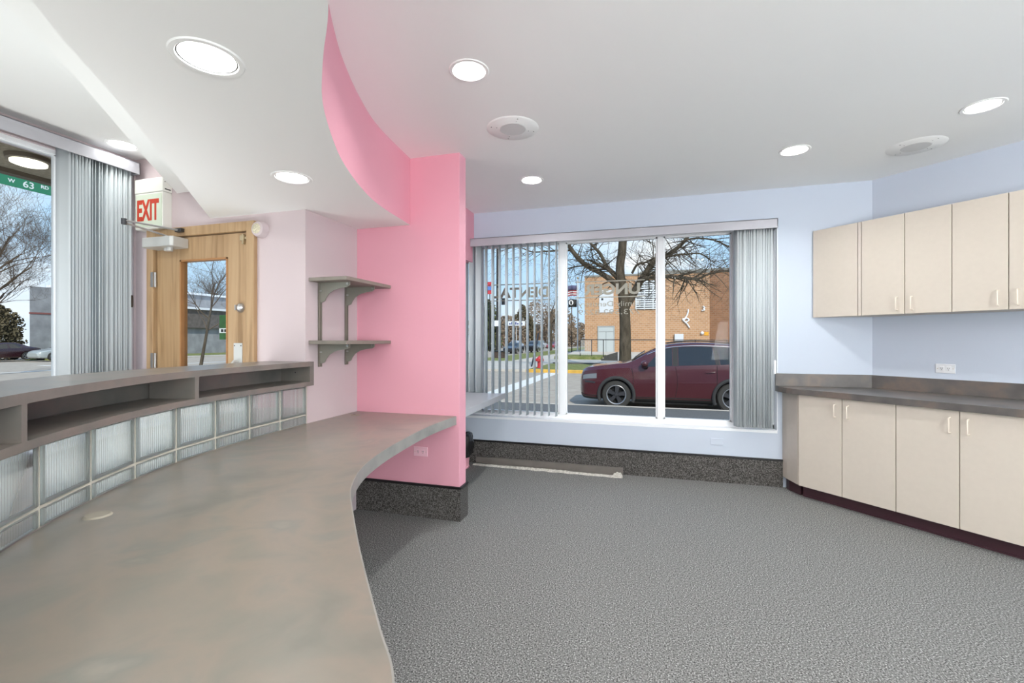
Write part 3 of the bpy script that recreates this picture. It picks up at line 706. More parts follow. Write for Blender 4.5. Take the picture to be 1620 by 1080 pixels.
# ------------------------------------------------------------------ behind the partition: side desk, bin, loose strip
sd_ = thing('side_desk', 'light grey laminate desk corner behind the pink partition below the window', 'desk', (-1.9, 3.85, 0.72))
obj('desktop', G().prism([(-2.598, PY+0.124), (-1.352, PY+0.124), (-1.398, 4.525), (-1.44, WY-0.128), (-2.598, WY-0.128)], 0.715, 0.77), M_LAMG, sd_, bev=0.002)
obj('side_panel', G().box(-2.598, -2.2, 4.0, 4.03, 0.0, 0.715), M_LAMG, sd_)
bn = thing('waste_bin', 'pink waste bin with a black bag behind the pink partition', 'bin', (-1.87, 4.38, 0))
g = G().lathe([(0.0, 0.0), (0.125, 0.0), (0.13, 0.012), (0.122, 0.02), (0.145, 0.30), (0.15, 0.305), (0.14, 0.305), (0.118, 0.02), (0.0, 0.018)], (-1.875, 4.36, 0.0), None, 32)
obj('bin_body', g, mat('pink_plastic', (0.84, 0.40, 0.48), 0.4), bn, smooth=True)
g = G(); rows = []
for r, z in [(0.158, 0.13), (0.165, 0.17), (0.172, 0.21), (0.170, 0.26), (0.162, 0.31), (0.15, 0.345), (0.12, 0.36), (0.11, 0.30)]:
    rows.append([(-1.875+(r*(1+0.05*math.sin(7*a+z*30)+0.03*math.sin(13*a)))*math.cos(a), 4.36+(r*(1+0.05*math.sin(7*a+z*30)))*math.sin(a), z+0.012*math.sin(3*a+1)) for a in [2*PI*k/48 for k in range(49)]])
obj('bin_bag', g.grid(rows), M_BAG, bn, smooth=True)
ls = thing('loose_trim_strip', 'loose taupe trim strip with dried adhesive lying on the carpet under the window', 'strip', (-0.95, 4.46, 0))
obj('strip', G().prism([(-1.742, 4.50), (-0.205, 4.47), (-0.203, 4.55), (-1.735, 4.572)], 0.0, 0.012).prism([(-1.735, 4.545), (-0.203, 4.52), (-0.203, 4.55), (-1.735, 4.572)], 0.012, 0.075), mat('taupe_trim', (0.16, 0.145, 0.13), 0.5, var=0.1), ls)
g = G(); rows = [[], [], []]
for k in range(60):
    x = -1.75+k*0.0262; y = 4.497-0.0185*(x+1.74)+0.006*math.sin(k*0.9)
    hgt = 0.012+0.008*abs(math.sin(k*1.7))+ (0.006 if 18 < k < 40 else 0)
    rows[0].append((x, y-0.02-0.012*abs(math.sin(k*0.53)), 0.001)); rows[1].append((x, y-0.004, hgt)); rows[2].append((x, y+0.012, 0.013))
obj('adhesive_bead', g.grid(rows), M_ADH, ls, smooth=True)
g = G().ball((-0.25, 4.475, 0.012), 0.045, 3, (1.0, 0.35, 0.8))
for v in g.b.verts: v.co += Vector((0, 0, 0.006*math.sin(v.co.x*190)))
for v in g.b.verts: v.co.z = max(v.co.z, 0.002)
obj('adhesive_lump', g, M_ADH, ls, smooth=True)

# ------------------------------------------------------------------ recessed lamps and ceiling speakers
def downlight(x, y, z, label, group, power=1.0):
    d = thing('recessed_light', label, 'ceiling light', (x, y, z), 0, group)
    obj('trim_ring', G().lathe([(0.081, 0.004), (0.081, -0.001), (0.084, -0.004), (0.098, -0.004), (0.102, 0.0)], (0, 0, 0), None, 44), M_CEIL, d, smooth=True, local=True)
    obj('gasket', G().lathe([(0.0805, 0.012), (0.0805, 0.0005), (0.0775, 0.0005), (0.0775, 0.012)], (0, 0, 0), None, 44), mat('lamp_gasket', (0.10, 0.10, 0.10), 0.5), d, smooth=True, local=True)
    rf = obj('reflector', G().lathe([(0.079, 0.002), (0.074, 0.05), (0.062, 0.10), (0.052, 0.115), (0.052, 0.117), (0.082, 0.117), (0.082, 0.002)], (0, 0, 0), None, 44), M_REFL, d, smooth=True, local=True)
    obj('lens', G().lathe([(0.0, 0.078), (0.03, 0.082), (0.052, 0.095), (0.058, 0.105), (0.0, 0.112)], (0, 0, 0), None, 36), M_BULB, d, smooth=True, local=True)
    lamp_at(x, y, z+0.055, power)
    return d
def lamp_at(x, y, z, power=1.0):
    l = bpy.data.lights.new('lamp', 'AREA'); l.shape = 'DISK'; l.size = 0.14; l.energy = LAMP_W*power; l.color = (0.985, 1.0, 0.975)
    o = bpy.data.objects.new('lamp', l); C.objects.link(o); o.location = (x, y, z)
labs = ['round recessed light in the soffit nearest the camera left of the pink curve', 'round recessed light in the soffit above the oak door side of the desk']
for (x, y), lb in zip(SOFFIT_LAMPS, labs): downlight(x, y, SZ, lb, 'recessed ceiling lights', 0.26)
labs = ['round recessed light in the main ceiling right of the pink curve, above the ceiling speaker', 'small far recessed light between the partition and the back window',
        'recessed light in the ceiling nearest the corner where the blue walls meet', 'recessed light at the upper right edge above the wall cabinets', 'bright recessed light beside the valance of the left window']
for (x, y), lb in zip(CEIL_LAMPS, labs): downlight(x, y, CZ, lb, 'recessed ceiling lights', 0.13 if x < -3 else 0.22 if x > 1.5 else 2.0 if y > 3 else 1.0)
for x, y in UNSEEN_LAMPS: lamp_at(x, y, CZ-0.01)
def speaker(x, y, label):
    s_ = thing('ceiling_speaker', label, 'speaker', (x, y, CZ), 0, 'round ceiling speakers')
    obj('baffle', G().lathe([(0.0, -0.006), (0.158, -0.006), (0.168, 0.0)], (0, 0, 0), None, 48), M_CEIL, s_, smooth=True, local=True)
    obj('grille', G().lathe([(0.0, -0.0085), (0.082, -0.0085), (0.085, -0.006)], (0, 0, 0), None, 40), M_GREYG, s_, local=True)
    for k in range(4):
        a = 0.5+k*PI/2
        for r in (0.14, 0.105): obj('screw', G().cyl((r*math.cos(a), r*math.sin(a), -0.0075), (r*math.cos(a), r*math.sin(a), -0.006), 0.004 if r > 0.12 else 0.0028, n=8), mat('screw_grey', (0.2, 0.2, 0.2), 0.5), s_, local=True)
speaker(-0.82, 2.811, 'round white ceiling speaker in the middle of the ceiling beside the pink partition top')
speaker(1.837, 3.869, 'round white ceiling speaker above the wall cabinets on the right')
#EXTERIOR#
# ------------------------------------------------------------------ outdoors
def at(u, v, Y):
    """world point on the plane y = Y seen at photo pixel (u, v)"""
    s = (u-810)/FPX; a = (-math.sin(YAW)+s*math.cos(YAW), math.cos(YAW)+s*math.sin(YAW)); d = Y/a[1]
    return Vector((a[0]*d, Y, CAM_H-(v-538)*d/FPX))
M_ASPH = ramp_mat('street_asphalt', [(0.3, (0.35, 0.30, 0.245)), (0.7, (0.45, 0.395, 0.325))], 3.0, 8, 0.9, spec=0.2)
M_LOT = ramp_mat('dark_lot_asphalt', [(0.35, (0.095, 0.095, 0.092)), (0.65, (0.17, 0.17, 0.165))], 60, 4, 0.9, spec=0.2)
M_CONC = ramp_mat('pale_concrete', [(0.3, (0.46, 0.42, 0.36)), (0.7, (0.56, 0.52, 0.46))], 2.0, 6, 0.9, spec=0.2)
M_GRASS = ramp_mat('spring_grass', [(0.3, (0.10, 0.135, 0.035)), (0.5, (0.19, 0.21, 0.075)), (0.7, (0.30, 0.27, 0.13))], 4.0, 9, 0.95, spec=0.1)
M_YEL = mat('yellow_curb_paint', (0.62, 0.36, 0.06), 0.7, var=0.15, vscale=3)
M_LINE = mat('white_road_paint', (0.70, 0.69, 0.64), 0.8, var=0.08, vscale=2)
M_BARK = ramp_mat('grey_brown_bark', [(0.3, (0.05, 0.04, 0.028)), (0.7, (0.12, 0.098, 0.072))], 9.0, 5, 0.95, (1, 1, 0.25), bump=0.6, spec=0.1, bdist=0.03)
M_TWIG = mat('brown_twig', (0.12, 0.09, 0.065), 0.95, spec=0.1)
M_STUCCO = ramp_mat('tan_stucco', [(0.3, (0.24, 0.195, 0.135)), (0.7, (0.36, 0.30, 0.22))], 40, 3, 0.95, bump=0.5, spec=0.1)
def brick_mat(name, a, b, mo, axis='xz'):
    mm = bpy.data.materials.new(name); mm.use_nodes = True; nt = mm.node_tree; bb = nt.nodes['Principled BSDF']; bb.inputs['Roughness'].default_value = 0.9
    t = nt.nodes.new('ShaderNodeTexCoord'); sp = nt.nodes.new('ShaderNodeSeparateXYZ'); cm = nt.nodes.new('ShaderNodeCombineXYZ')
    nt.links.new(t.outputs['Object'], sp.inputs[0]); nt.links.new(sp.outputs['X' if axis[0] == 'x' else 'Y'], cm.inputs[0]); nt.links.new(sp.outputs['Z'], cm.inputs[1])
    k = nt.nodes.new('ShaderNodeTexBrick'); k.inputs['Scale'].default_value = 1.0; k.inputs['Brick Width'].default_value = 0.40; k.inputs['Row Height'].default_value = 0.2; k.inputs['Mortar Size'].default_value = 0.018
    k.inputs['Color1'].default_value = (*a, 1); k.inputs['Color2'].default_value = (*b, 1); k.inputs['Mortar'].default_value = (*mo, 1)
    nt.links.new(cm.outputs[0], k.inputs['Vector']); nt.links.new(k.outputs['Color'], bb.inputs['Base Color']); MATS[name] = mm
    return mm
M_BRICK = brick_mat('tan_orange_brick', (0.50, 0.28, 0.145), (0.41, 0.22, 0.11), (0.52, 0.38, 0.26))
M_BRICKD = brick_mat('brown_brick', (0.27, 0.13, 0.065), (0.21, 0.10, 0.05), (0.25, 0.16, 0.10))
GZ = -0.42; LZ = -0.27
# ground
struct('ground_street', G().box(-140, 120, 11.15, 190, GZ-0.2, GZ), M_ASPH)
struct('ground_side_street', G().box(-140, -5.2, -60, 11.15, GZ-0.2, GZ+0.0), M_ASPH)
struct('ground_lot', G().box(-5.2, 60, 4.82, 11.1, GZ-0.2, LZ), M_LOT)
struct('curb_lot', G().box(-5.25, 60, 11.1, 11.2, GZ-0.1, LZ+0.012), M_CONC)
cy = struct('curb_yellow', G().box(-6.2, 60, 23.75, 23.95, GZ-0.1, LZ+0.02), M_YEL, bev=0.03)
struct('ground_lawn', G().box(-6.2, 60, 23.95, 30.6, GZ-0.1, LZ), M_GRASS)
struct('ground_corner', G().box(-14.5, -6.2, 24.2, 34.0, GZ-0.1, LZ-0.03), M_CONC)
struct('sidewalk_street', G().box(-10.0, -7.2, 34.0, 150, GZ-0.1, LZ), M_CONC)
struct('ground_verge', G().box(-14.0, -10.0, 34.0, 150, GZ-0.1, LZ-0.02), M_GRASS)
g = G(); B_ = Matrix(((0, 0, 1, -7.2), (1, 0, 0, 0), (0, 1, 0, 0), (0, 0, 0, 1)))
g.prism([(30.6, GZ-0.1), (30.6, LZ), (36, LZ+0.06), (48, 0.13), (48.2, GZ-0.1)], 0, 70, B_)
struct('ground_plaza', g, M_CONC)
struct('ground_plaza_grass', G().box(-7.0, -3.3, 36.0, 41.0, -0.3, 0.03), M_GRASS)
struct('low_wall', G().box(-6.0, 40, 30.3, 30.6, LZ-0.1, LZ+0.09), mat('grey_stone_edge', (0.14, 0.13, 0.12), 0.9))
struct('crosswalk_line', G().box(-5.05, -4.35, 13.0, 23.7, GZ, GZ+0.006).box(-9.6, -9.1, 15.0, 23.7, GZ, GZ+0.006).box(-40, -10, 20.6, 21.0, GZ, GZ+0.006), M_LINE)
struct('lane_line', G().box(-33.0, -32.6, -20, 60, GZ, GZ+0.006).box(-24.0, -23.6, -20, 20, GZ, GZ+0.006), M_LINE)
struct('overhang_eave', G().box(-4.72, LX-0.2, -9, 6, 2.65, 2.97), M_STUCCO)
obj('fascia_board', G().box(-4.80, -4.72, -9, 6, 2.615, 2.97), mat('brown_fascia', (0.10, 0.075, 0.05), 0.8), bpy.data.objects['overhang_eave'])
pl_ = thing('porch_light', 'round glowing light under the stucco eave outside the left window', 'ceiling light', (-4.30, 2.17, 2.65))
obj('rim', G().lathe([(0.0, 0.0), (0.125, 0.0), (0.12, -0.03), (0.10, -0.035)], (-4.30, 2.17, 2.65), None, 32), mat('bronze_rim', (0.12, 0.09, 0.06), 0.5), pl_, smooth=True)
obj('diffuser', G().lathe([(0.10, -0.03), (0.098, -0.05), (0.07, -0.06), (0.0, -0.064)], (-4.30, 2.17, 2.65), None, 32), mat('porch_diffuser', (0.9, 0.88, 0.75), 0.4, emit=(1, 0.96, 0.78), estr=1.6), pl_, smooth=True)

# street sign outside the left window
ss = thing('street_sign', 'green street name sign on a pole outside the left window', 'street sign', (-13.5, 7.47, GZ))
obj('pole', G().cyl((-13.5, 7.47, GZ), (-13.5, 7.47, 5.4), 0.05, n=12), M_STEEL, ss, smooth=True)
sb = obj('sign_board', G().box(-13.51, -13.49, 5.75, 7.45, 4.74, 4.985), mat('sign_green', (0.03, 0.22, 0.11), 0.5), ss)
def sgt(body, y, z, size, sx=1.0):
    o = text('lettering', body, size, mat('sign_white', (0.8, 0.82, 0.8), 0.5), basis((-13.489, y, z), (0, 1, 0), (0, 0, 1)), sb, sx=sx, bold=0.003, depth=0.001)
sgt('W', 6.455, 4.825, 0.11); sgt('63', 6.70, 4.79, 0.20, 1.05); sgt('RD', 7.02, 4.86, 0.105, 1.05)

# bare trees ---------------------------------------------------------
def grow(g, p, d, L, r, depth, rng, spread=0.6, up=0.12, twigs=3):
    pts = [p.copy()]; rad = [r]; q = p.copy(); dd = d.copy(); ns = 4 if depth > 0 else 3
    for i in range(ns):
        dd = (dd + Vector((rng.uniform(-1, 1), rng.uniform(-1, 1), rng.uniform(-1, 1)))*0.2 + Vector((0, 0, up*0.3))).normalized()
        q = q + dd*(L/ns); pts.append(q.copy()); rad.append(r*(1-0.6*(i+1)/ns))
    g.tube(pts, rad, 6 if r > 0.05 else 4 if r > 0.015 else 3, cap=False)
    if depth <= 0: return
    for k in range(twigs):
        j = rng.randint(1, ns)
        ax = Vector((rng.uniform(-1, 1), rng.uniform(-1, 1), rng.uniform(-0.6, 0.9)))
        nd = (dd*(1-spread)+ax*spread*1.3+Vector((0, 0, up))).normalized()
        grow(g, pts[j], nd, L*rng.uniform(0.55, 0.8), max(rad[j]*0.62, 0.004), depth-1, rng, spread, up, twigs)
def bare_tree(label, base, h, r, seed, depth=4, group='bare trees outside', lean=(0, 0), twigs=3, first=0.45, cat='tree'):
    rng = random.Random(seed); b = Vector(base)
    t = thing('bare_tree', label, cat, base, 0, group)
    pts = [b+Vector((lean[0]*k/5*h*first, lean[1]*k/5*h*first, h*first*k/5)) for k in range(6)]
    obj('trunk', G().tube(pts, [r*(1.25-0.1*k) for k in range(6)], 10), M_BARK, t, smooth=True)
    g = G(); top = pts[-1]
    for k in range(5):
        a = 2*PI*k/5+rng.uniform(-0.4, 0.4)
        grow(g, pts[rng.randint(3, 5)], Vector((math.cos(a)*0.7+lean[0], math.sin(a)*0.7+lean[1], 0.8)).normalized(), h*rng.uniform(0.25, 0.36), r*0.5, depth, rng, 0.55, 0.15, twigs)
    grow(g, top, Vector((lean[0], lean[1], 1)).normalized(), h*0.36, r*0.6, depth, rng, 0.55, 0.15, twigs)
    obj('branches', g, M_TWIG, t)
    return t
# the big street tree opposite the window, its limbs laid out one by one
TY = 25.6
bt = thing('bare_tree', 'large bare street tree with forked limbs behind the parked red car', 'tree', tuple(at(989, 588, TY)))
rng = random.Random(11)
trunk = [(989, 592, 10.5), (989, 560, 9.6), (989, 520, 8.8), (988, 490, 8.6), (986, 465, 8.6), (982, 442, 7.6), (981, 420, 6.8), (984, 398, 6.8), (986, 372, 6.4), (990, 340, 5.2), (996, 300, 4)]
def limb(g, seq, yo=0.0, n=10, tw=2, dep=3, tl=1.5):
    P = catmull([at(u, v, TY)+Vector((0, yo*i/len(seq), 0)) for i, (u, v, w) in enumerate(seq)], 4)
    W = catmull([Vector((w, 0, 0)) for u, v, w in seq], 4); W = [max(0.012, q.x*24.5/FPX) for q in W]
    g.tube(P, W, n)
    if tw:
        for i in range(4, len(P)):
            for _ in range(tw):
                if rng.random() < 0.62:
                    t = (P[i]-P[i-1]).normalized(); ax = Vector((rng.uniform(-1, 1), rng.uniform(-0.8, 0.8), rng.uniform(-1, 0.7)))
                    grow(g, P[i], (t*0.4+ax).normalized(), rng.uniform(0.6, 1.0)*tl, min(0.035, W[i]*0.45), dep, rng, 0.6, -0.05, 2)
g = G(); limb(g, trunk, 0, 14, 0); obj('trunk', g, M_BARK, bt, smooth=True)
LIMBS = [([(990, 485, 6.5), (999, 470, 6.2), (1010, 448, 5.6), (1023, 428, 5), (1036, 408, 4.6), (1052, 402, 4), (1066, 392, 3.6), (1082, 378, 3), (1100, 355, 2.2)], 1.5),
         ([(984, 456, 5.5), (972, 447, 4.6), (950, 432, 4.2), (928, 421, 4), (912, 405, 3.6), (900, 388, 3.2), (885, 366, 2.4)], -1.0),
         ([(982, 446, 4.2), (970, 431, 3.6), (958, 418, 3.2), (948, 398, 2.8), (936, 384, 2.4), (920, 366, 1.8)], 1.6),
         ([(1010, 446, 3.2), (1022, 441, 3), (1040, 440, 2.8), (1062, 440, 2.5), (1082, 443, 2.2), (1100, 445, 1.8), (1116, 439, 1.4), (1140, 436, 1.0), (1162, 440, 0.8)], -2.0),
         ([(976, 440, 2.4), (962, 428, 2.2), (948, 421, 1.9), (936, 416, 1.4)], -1.4),
         ([(1000, 432, 2.0), (1008, 420, 1.8), (1022, 417, 1.6), (1034, 411, 1.3)], -1.0),
         ([(1040, 407, 1.8), (1060, 404, 1.5), (1085, 400, 1.3), (1110, 398, 1.1), (1128, 408, 0.9)], 1.0),
         ([(904, 396, 1.8), (890, 397, 1.6), (868, 400, 1.4), (846, 402, 1.1), (826, 396, 0.8), (800, 404, 0.6)], -1.5),
         ([(925, 420, 1.2), (910, 421, 1.1), (896, 424, 0.9), (880, 432, 0.7)], 0.6),
         ([(1078, 382, 1.6), (1100, 376, 1.4), (1130, 378, 1.2), (1160, 390, 1.0)], 0.5),
         ([(985, 385, 2.2), (1000, 372, 1.8), (1020, 362, 1.4), (1050, 352, 1)], 0.5)]
for i, (seq, yo) in enumerate(LIMBS):
    g = G(); limb(g, seq, yo, 9, 2 if i in (1, 2, 5) else 3, 3, 1.2 if i in (2, 5) else 1.7)
    obj('limb', g, M_BARK, bt, smooth=True)

# leafy or twiggy masses
def bush(name, label, cat, c, size, cols, seed, nleaf=2500, group=None, leaf=0.16):
    rng = random.Random(seed); t = thing(name, label, cat, (c[0], c[1], c[2]), 0, group)
    g = G()
    for k in range(nleaf):
        a = rng.uniform(0, 2*PI); zz = rng.random()**0.8; rr = math.sqrt(max(0.02, 1-(zz*1.6-0.6)**2/1.05))*(0.55+0.45*rng.random())*(0.85+0.2*math.sin(3*a+seed)+0.12*math.sin(7*a+9*zz))
        p = Vector((c[0]+size[0]*rr*math.cos(a), c[1]+size[1]*rr*math.sin(a), c[2]+size[2]*zz*(0.9+0.15*math.sin(2*a+seed))))
        u = Vector((rng.uniform(-1, 1), rng.uniform(-1, 1), rng.uniform(-1, 1))).normalized(); w = u.orthogonal().normalized(); s_ = leaf*rng.uniform(0.6, 1.4)
        vs = [g.b.verts.new(p+u*s_), g.b.verts.new(p+w*s_*0.6), g.b.verts.new(p-u*s_), g.b.verts.new(p-w*s_*0.6)]; g.b.faces.new(vs)
    g.keep = True
    obj('foliage', g, cols, t)
    s2_ = G()
    for k in range(7):
        a = 2*PI*k/7; grow(s2_, Vector((c[0]+0.15*size[0]*math.cos(a), c[1]+0.15*size[1]*math.sin(a), c[2]-0.05)), Vector((math.cos(a)*0.5, math.sin(a)*0.5, 1)).normalized(), size[2]*0.5, 0.05, 2, rng, 0.5, 0.2, 3)
    obj('stem', s2_, M_TWIG, t)
    return t
M_BRN = ramp_mat('dry_brown_foliage', [(0.3, (0.17, 0.12, 0.08)), (0.7, (0.34, 0.26, 0.19))], 0.8, 4, 0.95, spec=0.05)
M_GRN = ramp_mat('dark_green_foliage', [(0.3, (0.065, 0.06, 0.035)), (0.7, (0.16, 0.13, 0.08))], 0.8, 4, 0.95, spec=0.05)
M_EVG = ramp_mat('evergreen_foliage', [(0.3, (0.06, 0.08, 0.035)), (0.7, (0.17, 0.18, 0.09))], 0.8, 4, 0.95, spec=0.05)

# cars ------------------------------------------------------------------
M_TYRE = mat('tyre_rubber', (0.035, 0.033, 0.03), 0.8); M_RIM = mat('alloy_rim', (0.45, 0.45, 0.46), 0.35, metal=0.8); M_DRIM = mat('dark_alloy', (0.05, 0.05, 0.055), 0.4, metal=0.4)
M_CGLASS = mat('car_glass', (0.018, 0.020, 0.020), 0.06, spec=0.8); M_CLAD = mat('grey_cladding', (0.045, 0.045, 0.045), 0.9, spec=0.15)
M_CHROME = mat('chrome_trim', (0.75, 0.75, 0.76), 0.2, metal=0.9); M_UNDER = mat('underbody_black', (0.006, 0.006, 0.006), 0.9)
M_HEAD = mat('headlight_glass', (0.16, 0.165, 0.17), 0.1, spec=0.9); M_TAIL = mat('tail_lamp_red', (0.35, 0.02, 0.02), 0.2); M_INT = mat('seat_grey', (0.22, 0.21, 0.19), 0.8)
PROF = {
 'suv': dict(st=[(0.0, .36, .72, .84, .66, .64, .52), (0.04, .28, .86, .955, .76, .74, .62), (0.14, .24, .94, 1.025, .85, .83, .71), (0.45, .22, .985, 1.09, .90, .89, .78), (0.95, .22, 1.03, 1.16, .92, .90, .79), (1.25, .22, 1.045, 1.20, .92, .90, .77),
        (1.72, .22, 1.06, 1.47, .92, .90, .70), (2.12, .22, 1.075, 1.625, .92, .90, .66), (2.7, .22, 1.10, 1.685, .92, .90, .66), (3.4, .22, 1.13, 1.665, .92, .90, .65), (3.95, .24, 1.16, 1.60, .92, .89, .63), (4.32, .28, 1.15, 1.42, .90, .87, .66), (4.54, .32, 1.03, 1.12, .86, .84, .78), (4.65, .42, .80, .86, .76, .74, .66)],
        wheels=(0.93, 3.635), r=0.36, cowl=(1.30, 2.06), rear=(4.06, 4.46),
        win=[(1.62, 2.27, 1.98, 2.27), (2.42, 3.26, 2.42, 3.20), (3.36, 3.86, 3.30, 3.66)]),
 'sedan': dict(st=[(0.0, .34, .55, .62, .62, .60, .48), (0.08, .24, .64, .72, .76, .74, .62), (0.4, .20, .74, .82, .86, .85, .74), (1.0, .20, .83, .92, .89, .88, .78), (1.35, .20, .87, 1.0, .90, .88, .74),
        (1.9, .20, .90, 1.28, .90, .88, .64), (2.3, .20, .91, 1.41, .90, .88, .58), (2.8, .20, .93, 1.44, .90, .88, .57), (3.3, .20, .95, 1.39, .90, .88, .57), (3.8, .21, .97, 1.17, .89, .87, .66), (4.15, .23, .97, 1.05, .88, .85, .74), (4.6, .28, .90, .97, .84, .81, .70), (4.75, .38, .72, .78, .74, .72, .62)],
        wheels=(0.92, 3.68), r=0.33, cowl=(1.42, 2.2), rear=(3.42, 4.05),
        win=[(1.85, 2.55, 2.15, 2.55), (2.65, 3.40, 2.65, 3.22)]),
 'van': dict(st=[(0.0, .36, .80, .88, .72, .70, .58), (0.1, .28, .95, 1.05, .86, .84, .74), (0.6, .24, 1.08, 1.2, .95, .94, .82), (0.95, .24, 1.15, 1.38, .97, .95, .80), (1.5, .24, 1.18, 1.85, .97, .95, .76), (1.9, .24, 1.2, 2.02, .97, .95, .76), (3.2, .24, 1.22, 2.08, .97, .95, .77), (4.8, .26, 1.22, 2.05, .97, .95, .77), (5.05, .3, 1.2, 1.95, .95, .94, .75), (5.15, .4, 1.1, 1.75, .90, .9, .72)],
        wheels=(1.0, 4.1), r=0.36, cowl=(1.0, 1.65), rear=(4.95, 5.05), win=[(1.35, 2.2, 1.65, 2.2), (2.35, 3.3, 2.35, 3.3), (3.45, 4.6, 3.45, 4.6)]),
}
def car(name, label, loc, rz, kind, paint, group, detail=1):
    P = PROF[kind]; t = thing(name, label, 'car', loc, rz, group); st = P['st']
    def S(x):
        x = max(st[0][0], min(st[-1][0], x))
        for i in range(len(st)-1):
            if x <= st[i+1][0]:
                a, b = st[i], st[i+1]; pm = st[i-1] if i else a; pn = st[i+2] if i+2 < len(st) else b
                h = b[0]-a[0]; q = (x-a[0])/h; o_ = []
                for k in range(1, 7):
                    m0 = (b[k]-pm[k])/max(1e-6, b[0]-pm[0])*h; m1 = (pn[k]-a[k])/max(1e-6, pn[0]-a[0])*h
                    o_.append((2*q**3-3*q**2+1)*a[k]+(q**3-2*q**2+q)*m0+(-2*q**3+3*q**2)*b[k]+(q**3-q**2)*m1)
                return o_
    def section(x):
        zl, zb, zt, hl, hb, ht = S(x)
        half = [(hl*0.86, zl), (hl*0.97, zl+0.07), (hl*1.0, zl+(zb-zl)*0.45), (hl*1.0, zl+(zb-zl)*0.66), (hb*1.005, zl+(zb-zl)*0.82), (hb*0.985, zb), (ht+(hb*0.985-ht)*0.04, zt-0.05*min(1, (zt-zb)*3)), (ht*0.9, zt-0.012), (ht*0.5, zt)]
        return [(x, y, z) for y, z in half] + [(x, -y, z) for y, z in reversed(half)]
    N = 64 if detail > 1 else 36; X0, X1 = st[0][0], st[-1][0]
    g = G(); rings = []
    for i in range(N+1): rings.append([g.b.verts.new(p) for p in section(X0+(X1-X0)*i/N)])
    m_ = len(rings[0])
    for a, b in zip(rings, rings[1:]):
        for k in range(m_): g.b.faces.new((a[k], a[(k+1) % m_], b[(k+1) % m_], b[k]))
    g.b.faces.new(rings[0]); g.b.faces.new(rings[-1][::-1])
    bmesh.ops.recalc_face_normals(g.b, faces=g.b.faces)
    body = obj('body', g, paint, t, smooth=True, local=True)
    cut = G(); rr = P['r']+0.055
    for wx in P['wheels']:
        for sy in (1, -1):
            cut.cyl((wx, sy*0.62, P['r']), (wx, sy*1.2, P['r']), rr, n=36)
    bmesh.ops.recalc_face_normals(cut.b, faces=cut.b.faces)
    co = obj('cutter', cut, M_UNDER, local=True)
    md = body.modifiers.new('arch', 'BOOLEAN'); md.operation = 'DIFFERENCE'; md.object = co; md.solver = 'EXACT'
    sv = (t.location.copy(), t.rotation_euler.copy()); t.location = (0, 0, 0); t.rotation_euler = (0, 0, 0)
    bpy.context.view_layer.update()
    me = bpy.data.meshes.new_from_object(body.evaluated_get(bpy.context.evaluated_depsgraph_get()))
    body.modifiers.clear(); body.data = me; bpy.data.objects.remove(co); t.location, t.rotation_euler = sv
    for p in me.polygons: p.use_smooth = True
    try: me.set_sharp_from_angle(angle=math.radians(32))
    except Exception: pass
    def side(x, tt, sy, off=0.004):
        zl, zb, zt, hl, hb, ht = S(x); y0 = hb*0.985; z0 = zb; y1 = ht+(hb*0.985-ht)*0.04; z1 = zt-0.05*min(1, (zt-zb)*3)
        n_ = Vector((0, z1-z0, y0-y1)).normalized()
        return Vector((x, sy*(y0+(y1-y0)*tt+n_.y*off), z0+(z1-z0)*tt+n_.z*off))
    def lower(x, f, sy, off=0.004):
        sec = section(x)[:9]
        zl, zb = S(x)[0], S(x)[1]; z = zl+(zb-zl)*f
        for a, b in zip(sec, sec[1:]):
            if a[2] <= z <= b[2]: q = (z-a[2])/max(1e-6, b[2]-a[2]); return Vector((x, sy*(a[1]+(b[1]-a[1])*q+off), z))
        return Vector((x, sy*(sec[5][1]+off), zb))
    for sy in (1, -1):
        for b0, b1, t0, t1 in P['win']:
            rows = []
            for j in range(5):
                f = j/4; rows.append([side((b0+(b1-b0)*i/8)*(1-f)+(t0+(t1-t0)*i/8)*f, 0.05+0.84*f, sy) for i in range(9)])
            wo_ = obj('side_window', G().grid(rows), M_CGLASS, t, smooth=True, local=True)
        if detail > 1:
            lo = [side(P['win'][0][0]-0.12+(P['win'][-1][1]+0.12-P['win'][0][0])*i/16, 0.015, sy, 0.008) for i in range(17)]
            x0, x1 = P['win'][0][0]-0.10, P['win'][-1][3]+0.12
            hi = [side(P['win'][0][2]-0.30+(x1-P['win'][0][2]+0.30)*i/20, 0.93, sy, 0.008) for i in range(21)]
            obj('window_trim', G().tube(hi, 0.011, 6), M_CHROME, t, smooth=True, local=True)
            pil = [(2.285, 2.405), (3.265, 3.345)]
            for a, b in pil:
                obj('pillar', G().grid([[side(a+(b-a)*i/2-(0.05*f if a > 3 else 0), 0.04+0.86*f, sy, 0.003) for i in range(3)] for f in (0, 0.5, 1)]), M_CLAD, t, local=True)
            for hx in (2.02, 3.12):
                h0 = lower(hx-0.09, 0.83, sy, 0.02); h1 = lower(hx+0.11, 0.84, sy, 0.02)
                obj('door_handle', G().tube([h0, h0.lerp(h1, 0.5)+Vector((0, sy*0.012, 0)), h1], 0.013, 8), paint, t, smooth=True, local=True)
            for dx in (1.30, 2.34, 3.28):
                pts = [lower(dx+(0.05*math.sin(f*3) if dx < 3 else -0.0), 0.14+0.86*f, sy, 0.001) for f in [k/8 for k in range(9)]]
                obj('door_seam', G().tube(pts, 0.006, 5), M_UNDER, t, local=True)
            mr = G().ball((1.62, sy*1.0, 1.16), 0.105, 3, (0.85, 0.9, 0.75)); mb = obj('side_mirror', mr, paint, t, smooth=True, local=True)
            obj('mirror_base', G().tube([(1.66, sy*0.88, 1.06), (1.63, sy*0.98, 1.10)], 0.05, 10), M_BLACK, mb, smooth=True, local=True)
